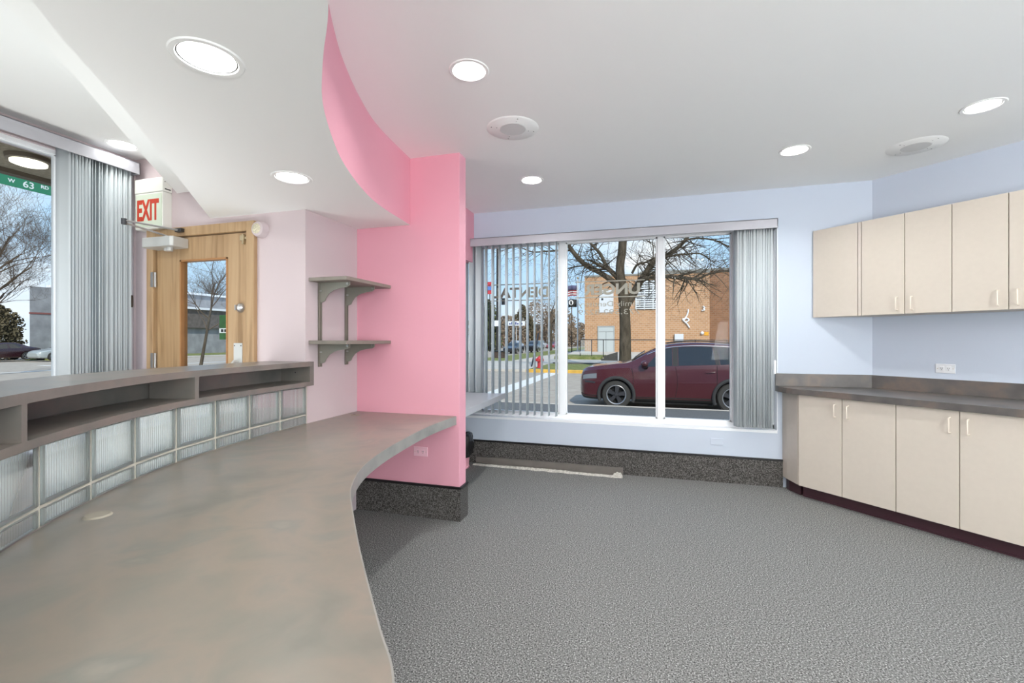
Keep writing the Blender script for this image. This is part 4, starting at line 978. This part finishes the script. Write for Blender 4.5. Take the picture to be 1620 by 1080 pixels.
            rows = [[lower(x, f, sy, 0.012) for x in [P['wheels'][0]+rr*0.9+(P['wheels'][1]-P['wheels'][0]-rr*1.8)*i/12 for i in range(13)]] for f in (0.0, 0.06, 0.13)]
            obj('side_skirt', G().grid(rows), M_CLAD, t, smooth=True, local=True)
            rows = [[Vector((x, sy*(S(x)[3]*0.86+0.0), z)) for x in [P['wheels'][0]+rr+(P['wheels'][1]-P['wheels'][0]-rr*2)*i/4 for i in range(5)]] for z in (0.16, 0.24)]
            obj('rocker_underside', G().grid(rows), M_UNDER, t, local=True)
            rl = [Vector((x, sy*(S(x)[5]*0.88), S(x)[2]+0.03)) for x in [2.15+1.75*i/10 for i in range(11)]]
            obj('roof_rail', G().tube(rl, 0.014, 6), M_BLACK, t, smooth=True, local=True)
            hd = G().grid([[lower(0.08+0.36*i/5+0.0, f, sy, 0.006) for i in range(6)] for f in (0.72, 0.8, 0.88)])
            obj('headlight', hd, M_HEAD, t, smooth=True, local=True)
            hd = G().grid([[lower(0.14+0.26*i/5, f-0.05*(i/5), sy, 0.006) for i in range(6)] for f in (0.60, 0.66)])
            obj('headlight_lower', hd, M_DRIM, t, smooth=True, local=True)
            hd = G().grid([[lower(0.02+0.50*i/8, f, sy, 0.009) for i in range(9)] for f in (0.0, 0.07, 0.15)])
            obj('bumper_skirt', hd, M_CLAD, t, smooth=True, local=True)
        for wx in P['wheels']:
            if detail > 1:
                pts = [Vector((wx+(rr+0.02)*math.cos(a), sy*(S(wx)[3]*1.0+0.006), P['r']+(rr+0.02)*math.sin(a))) for a in [PI*(-0.12+1.24*k/22) for k in range(23)]]
                obj('arch_cladding', G().tube(pts, 0.042, 8), M_CLAD, t, smooth=True, local=True)
            M = Matrix.Translation((wx, sy*(S(wx)[3]-0.115), P['r'])) @ Matrix.Rotation(-sy*PI/2, 4, 'X')
            R3 = M.to_3x3().to_4x4(); r = P['r']
            wh = obj('wheel', G().lathe([(r*0.62, 0.085), (r*0.70, 0.108), (r*0.93, 0.105), (r, 0.075), (r, -0.09), (r*0.93, -0.11), (r*0.6, -0.1), (r*0.6, 0.02)], tuple(M.translation), R3, 36), M_TYRE, t, smooth=True, local=True)
            g = G().lathe([(r*0.60, 0.04), (r*0.62, 0.09), (r*0.665, 0.104), (r*0.69, 0.10), (r*0.68, 0.02)], tuple(M.translation), R3, 32); obj('rim_ring', g, M_RIM, wh, smooth=True, local=True)
            g = G()
            for k in range(5):
                Mk = M @ Matrix.Rotation(2*PI*k/5+0.3, 4, 'Z')
                g.prism([(0.02, -0.045), (r*0.35, -0.055), (r*0.63, -0.10), (r*0.63, 0.03), (r*0.35, 0.03), (0.02, 0.04)], 0.045, 0.085, Mk)
            g.lathe([(0.0, 0.095), (0.05, 0.09), (0.055, 0.04)], tuple(M.translation), R3, 16)
            obj('rim_spokes', g, M_DRIM if detail > 1 else M_RIM, wh, local=True)
            obj('brake_disc', G().lathe([(0.0, 0.02), (r*0.60, 0.02), (r*0.60, 0.01)], tuple(M.translation), R3, 24), M_UNDER, wh, local=True)
    def top(x, f, off=0.006):
        zl, zb, zt, hl, hb, ht = S(x); return Vector((x, f*ht*0.9, zt-0.012*abs(f)**2+off))
    for nm, (a, b) in (('windshield', P['cowl']), ('rear_window', P['rear'])):
        if b-a > 0.15: obj(nm, G().grid([[top(a+(b-a)*i/8, f/4) for i in range(9)] for f in range(-4, 5)]), M_CGLASS if nm != 'windshield' else M_CGLASS, t, smooth=True, local=True)
    xe = st[-1][0]; zl, zb, zt, hl, hb, ht = S(xe-0.1)
    for sy in (1, -1):
        obj('tail_light', G().box(xe-0.16, xe-0.012, sy*hb*0.62, sy*hb*0.97, zb-0.16, zb-0.03), M_TAIL, t, bev=0.02, local=True)
    obj('licence_plate', G().box(xe-0.05, xe+0.006, -0.16, 0.16, zl+(zb-zl)*0.42, zl+(zb-zl)*0.42+0.11), M_PLATE, t, local=True)
    if detail > 1:
        obj('grille', G().box(-0.012, 0.06, -0.42, 0.42, 0.52, 0.78), M_BLACK, t, bev=0.02, local=True)
        for a in (-0.3, 0.3): obj('wiper', G().tube([(1.36, a, 1.275), (1.5, a+0.3, 1.37), (1.62, a+0.55, 1.445)], 0.01, 5), M_BLACK, t, local=True)
    return t
PT = lambda n_, c: mat(n_, c, 0.25, coat=0.6, spec=0.5)
car('car', 'dark red sport utility car parked broadside outside the back window', (at(916.5, 600, 11.72).x, 12.64, GZ), 0.0, 'suv', PT('paint_maroon', (0.062, 0.009, 0.013)), None, 2)
car('car', 'dark red sedan parked across the street, seen in the left window', (-50.0, 21.0, GZ+0.12), PI/2, 'sedan', PT('paint_wine', (0.03, 0.008, 0.011)), 'cars across the street')
car('car', 'silver sedan partly hidden by the left window frame', (-47.0, 23.9, GZ+0.08), PI/2, 'sedan', PT('paint_silver', (0.36, 0.39, 0.38)), 'cars across the street')
car('car', 'grey sedan seen in the narrow gap between the left blind and the wall', (-40.0, 24.5, GZ), PI/2, 'sedan', PT('paint_grey', (0.10, 0.10, 0.10)), 'cars across the street')
FARC = [('white van behind the leftmost blind slats of the back window', (-20.3, 54.0), 'van', (0.62, 0.62, 0.62), 'paint_white'),
        ('black sedan on the far street behind the blind slats', (-16.6, 55.0), 'sedan', (0.012, 0.012, 0.014), 'paint_black'),
        ('black sport utility car on the far street left of the hydrant', (-15.2, 61.0), 'suv', (0.014, 0.015, 0.017), 'paint_black_suv'),
        ('small red car on the far street above the hydrant', (-18.8, 92.0), 'sedan', (0.25, 0.03, 0.04), 'paint_red'),
        ('pale blue grey car on the far street left of the black one', (-23.0, 84.0), 'suv', (0.36, 0.40, 0.46), 'paint_paleblue'),
        ('white car on the far street behind the small red one', (-21.5, 98.0), 'suv', (0.6, 0.6, 0.6), 'paint_white')]
for lb, (x, y), k, c, pn in FARC: car('car', lb, (x, y, GZ), PI/2 if x > -19 else -PI/2, k, PT(pn, c), 'cars on the far street')

# buildings
bB = thing('brick_building', 'tan brick building with grey doors and louvers behind the big tree', 'building', (0, 48, 0.1))
obj('wall', G().box(-6.08, 6.1, 48, 70, -0.2, 7.95), M_BRICK, bB)
obj('parapet_cap', G().box(-6.12, 6.14, 47.94, 70, 7.95, 8.12).box(-0.5, 6.14, 47.9, 70, 8.12, 8.30), mat('grey_coping', (0.26, 0.25, 0.22), 0.8), bB)
obj('side_wing', G().box(6.1, 26, 49.2, 70, -0.2, 8.3), M_BRICKD, bB)
obj('wing_cap', G().box(6.1, 26, 49.1, 70, 8.3, 8.5), mat('grey_coping', (0.26, 0.25, 0.22), 0.8), bB)
def rect(u0, v0, u1, v1, Y=48.0):
    a = at(u0, v0, Y); c = at(u1, v1, Y); return min(a.x, c.x), max(a.x, c.x), min(a.z, c.z), max(a.z, c.z)
x0, x1, z0, z1 = rect(947, 517, 971, 553.5)
dd = obj('double_door', G().box(x0, x1, 47.92, 48.0, 0.12, z1), mat('pale_grey_door', (0.46, 0.49, 0.48), 0.6), bB)
obj('door_frame', G().box(x0-0.09, x0, 47.88, 48, 0.12, z1+0.09).box(x1, x1+0.09, 47.88, 48, 0.12, z1+0.09).box(x0, x1, 47.88, 48, z1, z1+0.09).box(x0, x1, 47.9, 48, z1-0.52, z1-0.44), mat('door_frame_grey', (0.36, 0.37, 0.36), 0.6), dd)
obj('door_split', G().box((x0+x1)/2-0.012, (x0+x1)/2+0.012, 47.915, 47.93, 0.12, z1-0.52), M_CLAD, dd)
x0, x1, z0, z1 = rect(948, 459, 970.5, 494)
wp = obj('white_panel', G().box(x0, x1, 47.94, 48.02, z0, z1), mat('panel_white', (0.62, 0.64, 0.66), 0.6), bB)
obj('panel_vent', G().box(x0+0.22, x0+0.42, 47.92, 47.95, z1-1.05, z1-0.85), M_BLACK, wp)
x0, x1, z0, z1 = rect(1006, 444, 1047, 489)
lo = obj('louver', G().box(x0, x1, 47.97, 48.02, z0, z1), mat('louver_dark', (0.06, 0.06, 0.055), 0.8), bB)
g = G(); nl = 13
for k in range(nl):
    zz = z0+(z1-z0)*(k+0.5)/nl; g.box(x0+0.05, x1-0.05, 47.88, 47.97, zz-0.075, zz+0.055)
for k in range(4): xx = x0+(x1-x0)*k/3; g.box(xx-0.05, xx+0.05, 47.86, 47.98, z0, z1)
obj('louver_blades', g, mat('louver_white', (0.70, 0.72, 0.74), 0.5), lo)
x0, x1, z0, z1 = rect(1067, 528, 1081, 539); obj('wall_box', G().box(x0, x1, 47.7, 48, z0, z1), mat('panel_white', (0.62, 0.64, 0.66), 0.6), bB, bev=0.02)
p = at(1111, 526.5, 47.9); obj('wall_lamp', G().ball(p, 0.16, 2), M_PLATE, bB, smooth=True)
x0, x1, z0, z1 = rect(1114, 525, 1121, 530.5); obj('wall_sign', G().box(x0, x1, 47.95, 48.01, z0, z1), mat('orange_sign', (0.72, 0.34, 0.02), 0.5), bB)
vn = thing('wall_ornament', 'white twisted metal ornament on the brick wall above the parked car', 'ornament', tuple(at(1085, 505, 47.9)))
obj('loop', G().tube(catmull([at(u, v, 47.9) for u, v in [(1089, 489), (1088, 496), (1084, 503), (1080, 505), (1085, 509), (1090, 506), (1086, 503), (1082, 507), (1087, 512), (1091, 518)]], 5), 0.07, 6), M_PLATE, vn, smooth=True)
obj('hook', G().tube(catmull([at(u, v, 47.9) for u, v in [(1112, 484), (1115, 486), (1113, 488), (1115, 490), (1110, 491)]], 5), 0.06, 6), M_PLATE, vn, smooth=True)
# fence, ramp and steps
fn = thing('metal_railing', 'dark metal railing with a mesh gate in front of the brick building', 'railing', (-5.5, 37, 0))
p0 = at(918, 537, 37); p1 = at(1160, 538, 37)
obj('top_rail', G().tube([p0, p1], 0.035, 6), M_BLACK, fn)
for u in (918, 936, 954.5, 1040, 1100, 1150):
    a = at(u, 537, 37); obj('post', G().cyl((a.x, 37, 0.0), (a.x, 37, a.z), 0.035, n=6), M_BLACK, fn)
g = G(); a = at(918, 538, 37); c = at(935, 560, 37)
for k in range(12): xx = a.x+(c.x-a.x)*k/11; g.box(xx-0.012, xx+0.012, 36.99, 37.01, 0.12, a.z)
obj('gate_mesh', g, M_ALU, fn)
obj('gate_bar', G().box(a.x, c.x, 36.95, 37.05, 0.25, 0.42), M_ALU, fn)
rw = thing('ramp_wall', 'low dark sloping ramp wall left of the big tree trunk', 'wall', (-3.2, 35, 0))
pa, pb, pc, pd = at(955, 563, 35), at(977, 556.5, 35), at(977, 569, 35), at(951, 569, 35)
B_ = Matrix(((1, 0, 0, 0), (0, 0, 1, 35), (0, 1, 0, 0), (0, 0, 0, 1)))
obj('sloped_wall', G().prism([(pa.x, pa.z), (pb.x, pb.z), (pc.x, -0.25), (pa.x, -0.25)], 0, 0.25, B_), mat('dark_stone', (0.075, 0.07, 0.06), 0.9), rw)
obj('wall_foot', G().box(pd.x, pc.x, 34.9, 35.0, -0.25, pd.z+0.1), mat('dark_stone', (0.075, 0.07, 0.06), 0.9), rw)

# flags and poles
fp = thing('flagpole', 'white flagpole left of the brick building', 'flagpole', tuple(at(914, 562, 52)))
a = at(914, 562, 52); a.z = LZ; top_ = at(914, 441, 52); fp.location.z = LZ
obj('pole', G().tube([a, top_], [0.09, 0.055], 10), mat('flagpole_white', (0.68, 0.69, 0.70), 0.4), fp, smooth=True)
obj('finial', G().ball(top_+Vector((0, 0, 0.1)), 0.13, 2), M_BRASS, fp, smooth=True)
def flag(name, label, uv, mats, stripes=False):
    P0 = at(uv[0], uv[1], 51.9); P1 = at(uv[2], uv[3], 51.9); W = P1.x-P0.x; H = P0.z-P1.z
    f = thing(name, label, 'flag', (P1.x, 51.9, P0.z))
    def wav(s, t_): return Vector((P0.x+W*s, 51.9+0.12*math.sin(s*7), P0.z-H*t_-0.25*H*(1-s)*0.4+0.05*math.sin(s*5)))
    def patch(nm, s0, s1, t0, t1, m_, par, dy=0.0):
        return obj(nm, G().grid([[wav(s0+(s1-s0)*i/6, t0+(t1-t0)*j/2)+Vector((0, dy, 0)) for i in range(7)] for j in range(3)]), m_, par, smooth=True, solid=0.01)
    return f, patch
f, patch = flag('flag', 'red white and blue striped flag on the white pole', (898.5, 451, 912.2, 467), None)
for k in range(9): patch('stripe', 0, 1 if k > 3 else 1, k/9, (k+1)/9, mat('flag_red', (0.45, 0.06, 0.07), 0.8) if k % 2 == 0 else mat('flag_white', (0.75, 0.74, 0.74), 0.8), f)
patch('canton', 0.0, 0.98, 0.0, 0.46, mat('flag_navy', (0.10, 0.10, 0.18), 0.8), f, -0.03)
f, patch = flag('flag', 'black flag with a white round emblem on the white pole', (899, 473, 912.2, 485), None)
patch('cloth', 0, 1, 0, 1, mat('flag_black', (0.03, 0.03, 0.032), 0.8), f)
c = at(903.5, 478.5, 51.75); obj('emblem', G().prism([(0.27*math.cos(a_), 0.3*math.sin(a_)) for a_ in [2*PI*k/20 for k in range(20)]], 0, 0.02, basis(tuple(c), (1, 0, 0), (0, 0, 1))), mat('flag_white', (0.75, 0.74, 0.74), 0.8), f)
obj('emblem_figure', G().prism([(-0.05, -0.24), (0.10, -0.22), (0.13, 0.02), (0.05, 0.2), (-0.08, 0.16), (-0.1, 0.0)], 0, 0.02, basis((c.x, c.y-0.03, c.z), (1, 0, 0), (0, 0, 1))), mat('flag_black', (0.03, 0.03, 0.032), 0.8), f)
def pole(name, label, u, v0, v1, Y, r, m_, cat, zb):
    a = at(u, v1, Y); b_ = at(u, v0, Y); t = thing(name, label, cat, (a.x, Y, zb))
    obj('shaft', G().tube([(a.x, Y, zb), (b_.x, Y, b_.z)], [r, r*0.8], 8), m_, t, smooth=True)
    return t, a, b_
t, a, b_ = pole('utility_pole', 'thin dark pole standing left of the white flagpole', 904.5, 484, 552, 60, 0.08, M_TWIG, 'pole', LZ+0.0)
t, a, b_ = pole('utility_pole', 'grey utility pole with signal box behind the left blind slats', 787, 380, 545, 62, 0.2, M_CLAD, 'pole', GZ)
obj('signal_head', G().box(at(794, 470, 62).x, at(799, 470, 62).x, 61.8, 62.2, at(796, 482, 62).z, at(796, 473, 62).z), M_BLACK, t)
obj('mast_arm', G().tube([at(787, 472, 62), at(800, 472, 62)], 0.07, 6), M_CLAD, t)
obj('control_box', G().box(at(783, 515, 62).x, at(791, 515, 62).x, 61.7, 62.3, at(787, 516, 62).z, at(787, 507, 62).z), M_PLATE, t)
t, a, b_ = pole('sign_post', 'red and blue sign on a post behind the leftmost blind slats', 775, 455, 548, 66, 0.09, M_CLAD, 'sign', GZ)
x0, x1, z0, z1 = rect(771, 446, 779, 465, 65.8); hb_ = obj('sign_board', G().box(x0, x1, 65.7, 65.9, z0, z1), mat('shop_red', (0.55, 0.05, 0.06), 0.5), t)
x0, x1, z0, z1 = rect(771.5, 453, 778.5, 459, 65.8); obj('sign_band', G().box(x0, x1, 65.66, 65.7, z0, z1), mat('shop_blue', (0.10, 0.22, 0.55), 0.5), hb_)
t, a, b_ = pole('sign_post', 'white sign with blue marks on a post behind the middle blind slats', 817, 515, 550, 70, 0.08, M_ALU, 'sign', GZ)
x0, x1, z0, z1 = rect(804, 508, 831, 515, 70); hb_ = obj('sign_board', G().box(x0, x1, 69.7, 69.9, z0, z1), M_PLATE, t)
g = G()
for k in range(7):
    xx = x0+(x1-x0)*(0.1+0.115*k); obj('sign_mark', G().box(xx, xx+(x1-x0)*0.07, 69.66, 69.7, z0+0.25*(z1-z0), z0+(0.6+0.2*(k % 2))*(z1-z0)), mat('shop_navy', (0.04, 0.06, 0.22), 0.5), hb_)
gp = thing('guy_post', 'dark leaning post beside the red hydrant', 'post', tuple(at(841, 580, 27)))
gp.location.z = LZ-0.03
a = at(841, 580, 27); a.z = LZ-0.03; obj('post', G().tube([a, at(852, 527, 29.5)], 0.05, 6), M_BLACK, gp)
bx = thing('planter_box', 'dark brown street planter behind the left blind slats', 'planter', (-12.7, 39, LZ-0.02))
obj('box', G().box(-13.1, -12.2, 38.8, 39.6, LZ-0.02, 0.28), mat('brown_box', (0.07, 0.045, 0.035), 0.8), bx, bev=0.03)
obj('lid', G().box(-13.15, -12.15, 38.75, 39.65, 0.28, 0.36), M_BLACK, bx, bev=0.02)

# hydrant
hyp = at(853.5, 582, 25.4); hy = thing('fire_hydrant', 'red fire hydrant on the grass by the yellow curb', 'hydrant', (hyp.x, 25.4, LZ))
M_HYD = mat('hydrant_red', (0.48, 0.035, 0.04), 0.5)
obj('barrel', G().lathe([(0.0, 0.0), (0.17, 0.0), (0.17, 0.04), (0.125, 0.05), (0.12, 0.36), (0.15, 0.38), (0.15, 0.42), (0.12, 0.44), (0.125, 0.52), (0.0, 0.54)], tuple(hy.location), None, 20), M_HYD, hy, smooth=True)
obj('bonnet', G().lathe([(0.16, 0.50), (0.16, 0.54), (0.14, 0.60), (0.08, 0.65), (0.035, 0.665), (0.035, 0.71), (0.0, 0.715)], tuple(hy.location), None, 20), M_HYD, hy, smooth=True)
L_ = hy.location
for d in ((1, 0), (-1, 0), (0, -1)):
    obj('nozzle_cap', G().cyl((L_.x+d[0]*0.11, L_.y+d[1]*0.11, LZ+0.46), (L_.x+d[0]*0.235, L_.y+d[1]*0.235, LZ+0.46), 0.085, 0.08, 14), M_HYD, hy, smooth=True)

# grey building seen through the door and left window
M_GREYW = ramp_mat('grey_block_wall', [(0.3, (0.24, 0.24, 0.245)), (0.7, (0.36, 0.36, 0.365))], 1.2, 7, 0.9, spec=0.1)
gbu = thing('grey_building', 'long grey building with a shingled band across the street, seen through the door glass', 'building', (-52, 40, GZ))
obj('wall', G().prism([(-52, 26.3), (-52, 80), (-70, 80), (-70, 35.6)], GZ, 4.1), M_GREYW, gbu)
obj('upper_wall', G().prism([(-52.0, 26.3), (-52.0, 33.9), (-70, 43), (-70, 35.6)], 4.1, 6.1), M_GREYW, gbu)
obj('red_band', G().box(-52.1, -51.96, 26.3, 34, 3.65, 3.8), mat('faded_red', (0.25, 0.09, 0.08), 0.8), gbu)
obj('roof_band', G().box(-60, -51.6, 34.0, 80, 2.8, 5.0), ramp_mat('brown_shingle', [(0.3, (0.10, 0.085, 0.075)), (0.7, (0.17, 0.145, 0.13))], 3, 6, 0.95), gbu)
obj('white_eave', G().box(-60, -51.3, 33.8, 80, 5.0, 5.25), M_PLATE, gbu)
obj('upper_storey', G().box(-64, -56, 33.8, 80, 5.25, 7.2), M_GREYW, gbu)
obj('upper_eave', G().box(-64, -55.7, 33.8, 80, 7.2, 7.45), M_PLATE, gbu)
obj('wall_window', G().box(-52.06, -51.95, 29.6, 30.6, 1.2, 2.5), M_BLACK, gbu)
obj('down_pipe', G().box(-52.06, -51.9, 31.5, 31.65, GZ, 2.8), M_CLAD, gbu)
struct('ground_bank', G().box(-52, -45.5, 26, 80, GZ, GZ+0.16), M_GRASS)
struct('ground_walk', G().box(-45.5, -43.5, 26, 80, GZ, GZ+0.12), M_CONC)
bush('hedge', 'dark brushy hedge left of the grey building in the left window', 'hedge', (-54.2, 24.5, GZ), (2.3, 2.3, 4.9), M_GRN, 5, 9000, None, 0.13)
bare_tree('bare tree with spreading twigs over the hedge in the left window', (-31.0, 13.3, GZ), 10.0, 0.15, 21, 5, 'bare trees across the street', (0.0, 0.1), 4, 0.36)
bare_tree('slim bare tree leaning in front of the grey building, seen through the door glass', (-29.0, 23.6, GZ), 9.5, 0.085, 33, 5, 'bare trees across the street', (0.04, 0.16), 3, 0.42)
bare_tree('bare tree behind the grey building roof in the door glass', (-73, 61.5, GZ), 14, 0.3, 8, 5, 'bare trees across the street', (0, 0), 4, 0.5)
M_BRN2 = M_BRN
for i, (u, Y, w, h, m_, lb) in enumerate([(766, 70, 3.0, 8.0, M_EVG, 'tall green shrubby tree at the left edge of the back window'), (800, 98, 6, 7, M_BRN, 'low brown leafless thicket behind the far cars'), (826, 118, 5, 11, M_GRN, 'dark pointed evergreen behind the middle blind slats'),
        (850, 140, 10, 14, M_BRN, 'broad reddish brown bare crown behind the blind slats'), (884, 118, 6.2, 9.8, M_BRN, 'brown bare crown behind the window mullion'), (912, 128, 5, 6.5, M_BRN, 'low brown bare thicket left of the brick building')]):
    p = at(u, 545, Y)
    bush('distant_tree', lb, 'tree', (p.x, Y, GZ), (w, w*0.7, h), m_, 40+i, 3200, 'trees along the far street', 0.26)
bare_tree('dark bare tree between the mullion and the brick building', (-14.6, 72, GZ), 12.5, 0.2, 3, 5, 'bare trees along the far street', (0.02, 0), 3, 0.35)
hs = thing('far_house', 'distant low brick house behind the far street trees', 'building', (-40, 150, GZ))
obj('wall', G().box(-58, -34, 150, 160, GZ, 4.5), M_BRICKD, hs)
obj('roof', G().prism([(149.5, 4.5), (160.5, 4.5), (155, 7)], -58.5, -33.5, Matrix(((0, 0, 1, 0), (1, 0, 0, 0), (0, 1, 0, 0), (0, 0, 0, 1)))), M_CLAD, hs)
# card on the door glass
dc = thing('door_card', 'green card with a white strip on the right edge of the door glass', 'sign', (-2.89, DY+0.03, 1.40))
yy = DY-0.005+0.027
obj('card', G().box(-2.925, -2.852, yy, yy+0.002, 1.325, 1.50), mat('card_green', (0.03, 0.11, 0.025), 0.6, var=0.2, vscale=30), dc)
cs = obj('white_strip', G().box(-2.925, -2.852, yy-0.001, yy, 1.372, 1.405), M_PLATE, dc)
obj('strip_mark', G().box(-2.910, -2.887, yy-0.0015, yy-0.001, 1.378, 1.399), M_BLACK, cs); obj('strip_mark', G().box(-2.880, -2.858, yy-0.0015, yy-0.001, 1.378, 1.399), M_BLACK, cs)
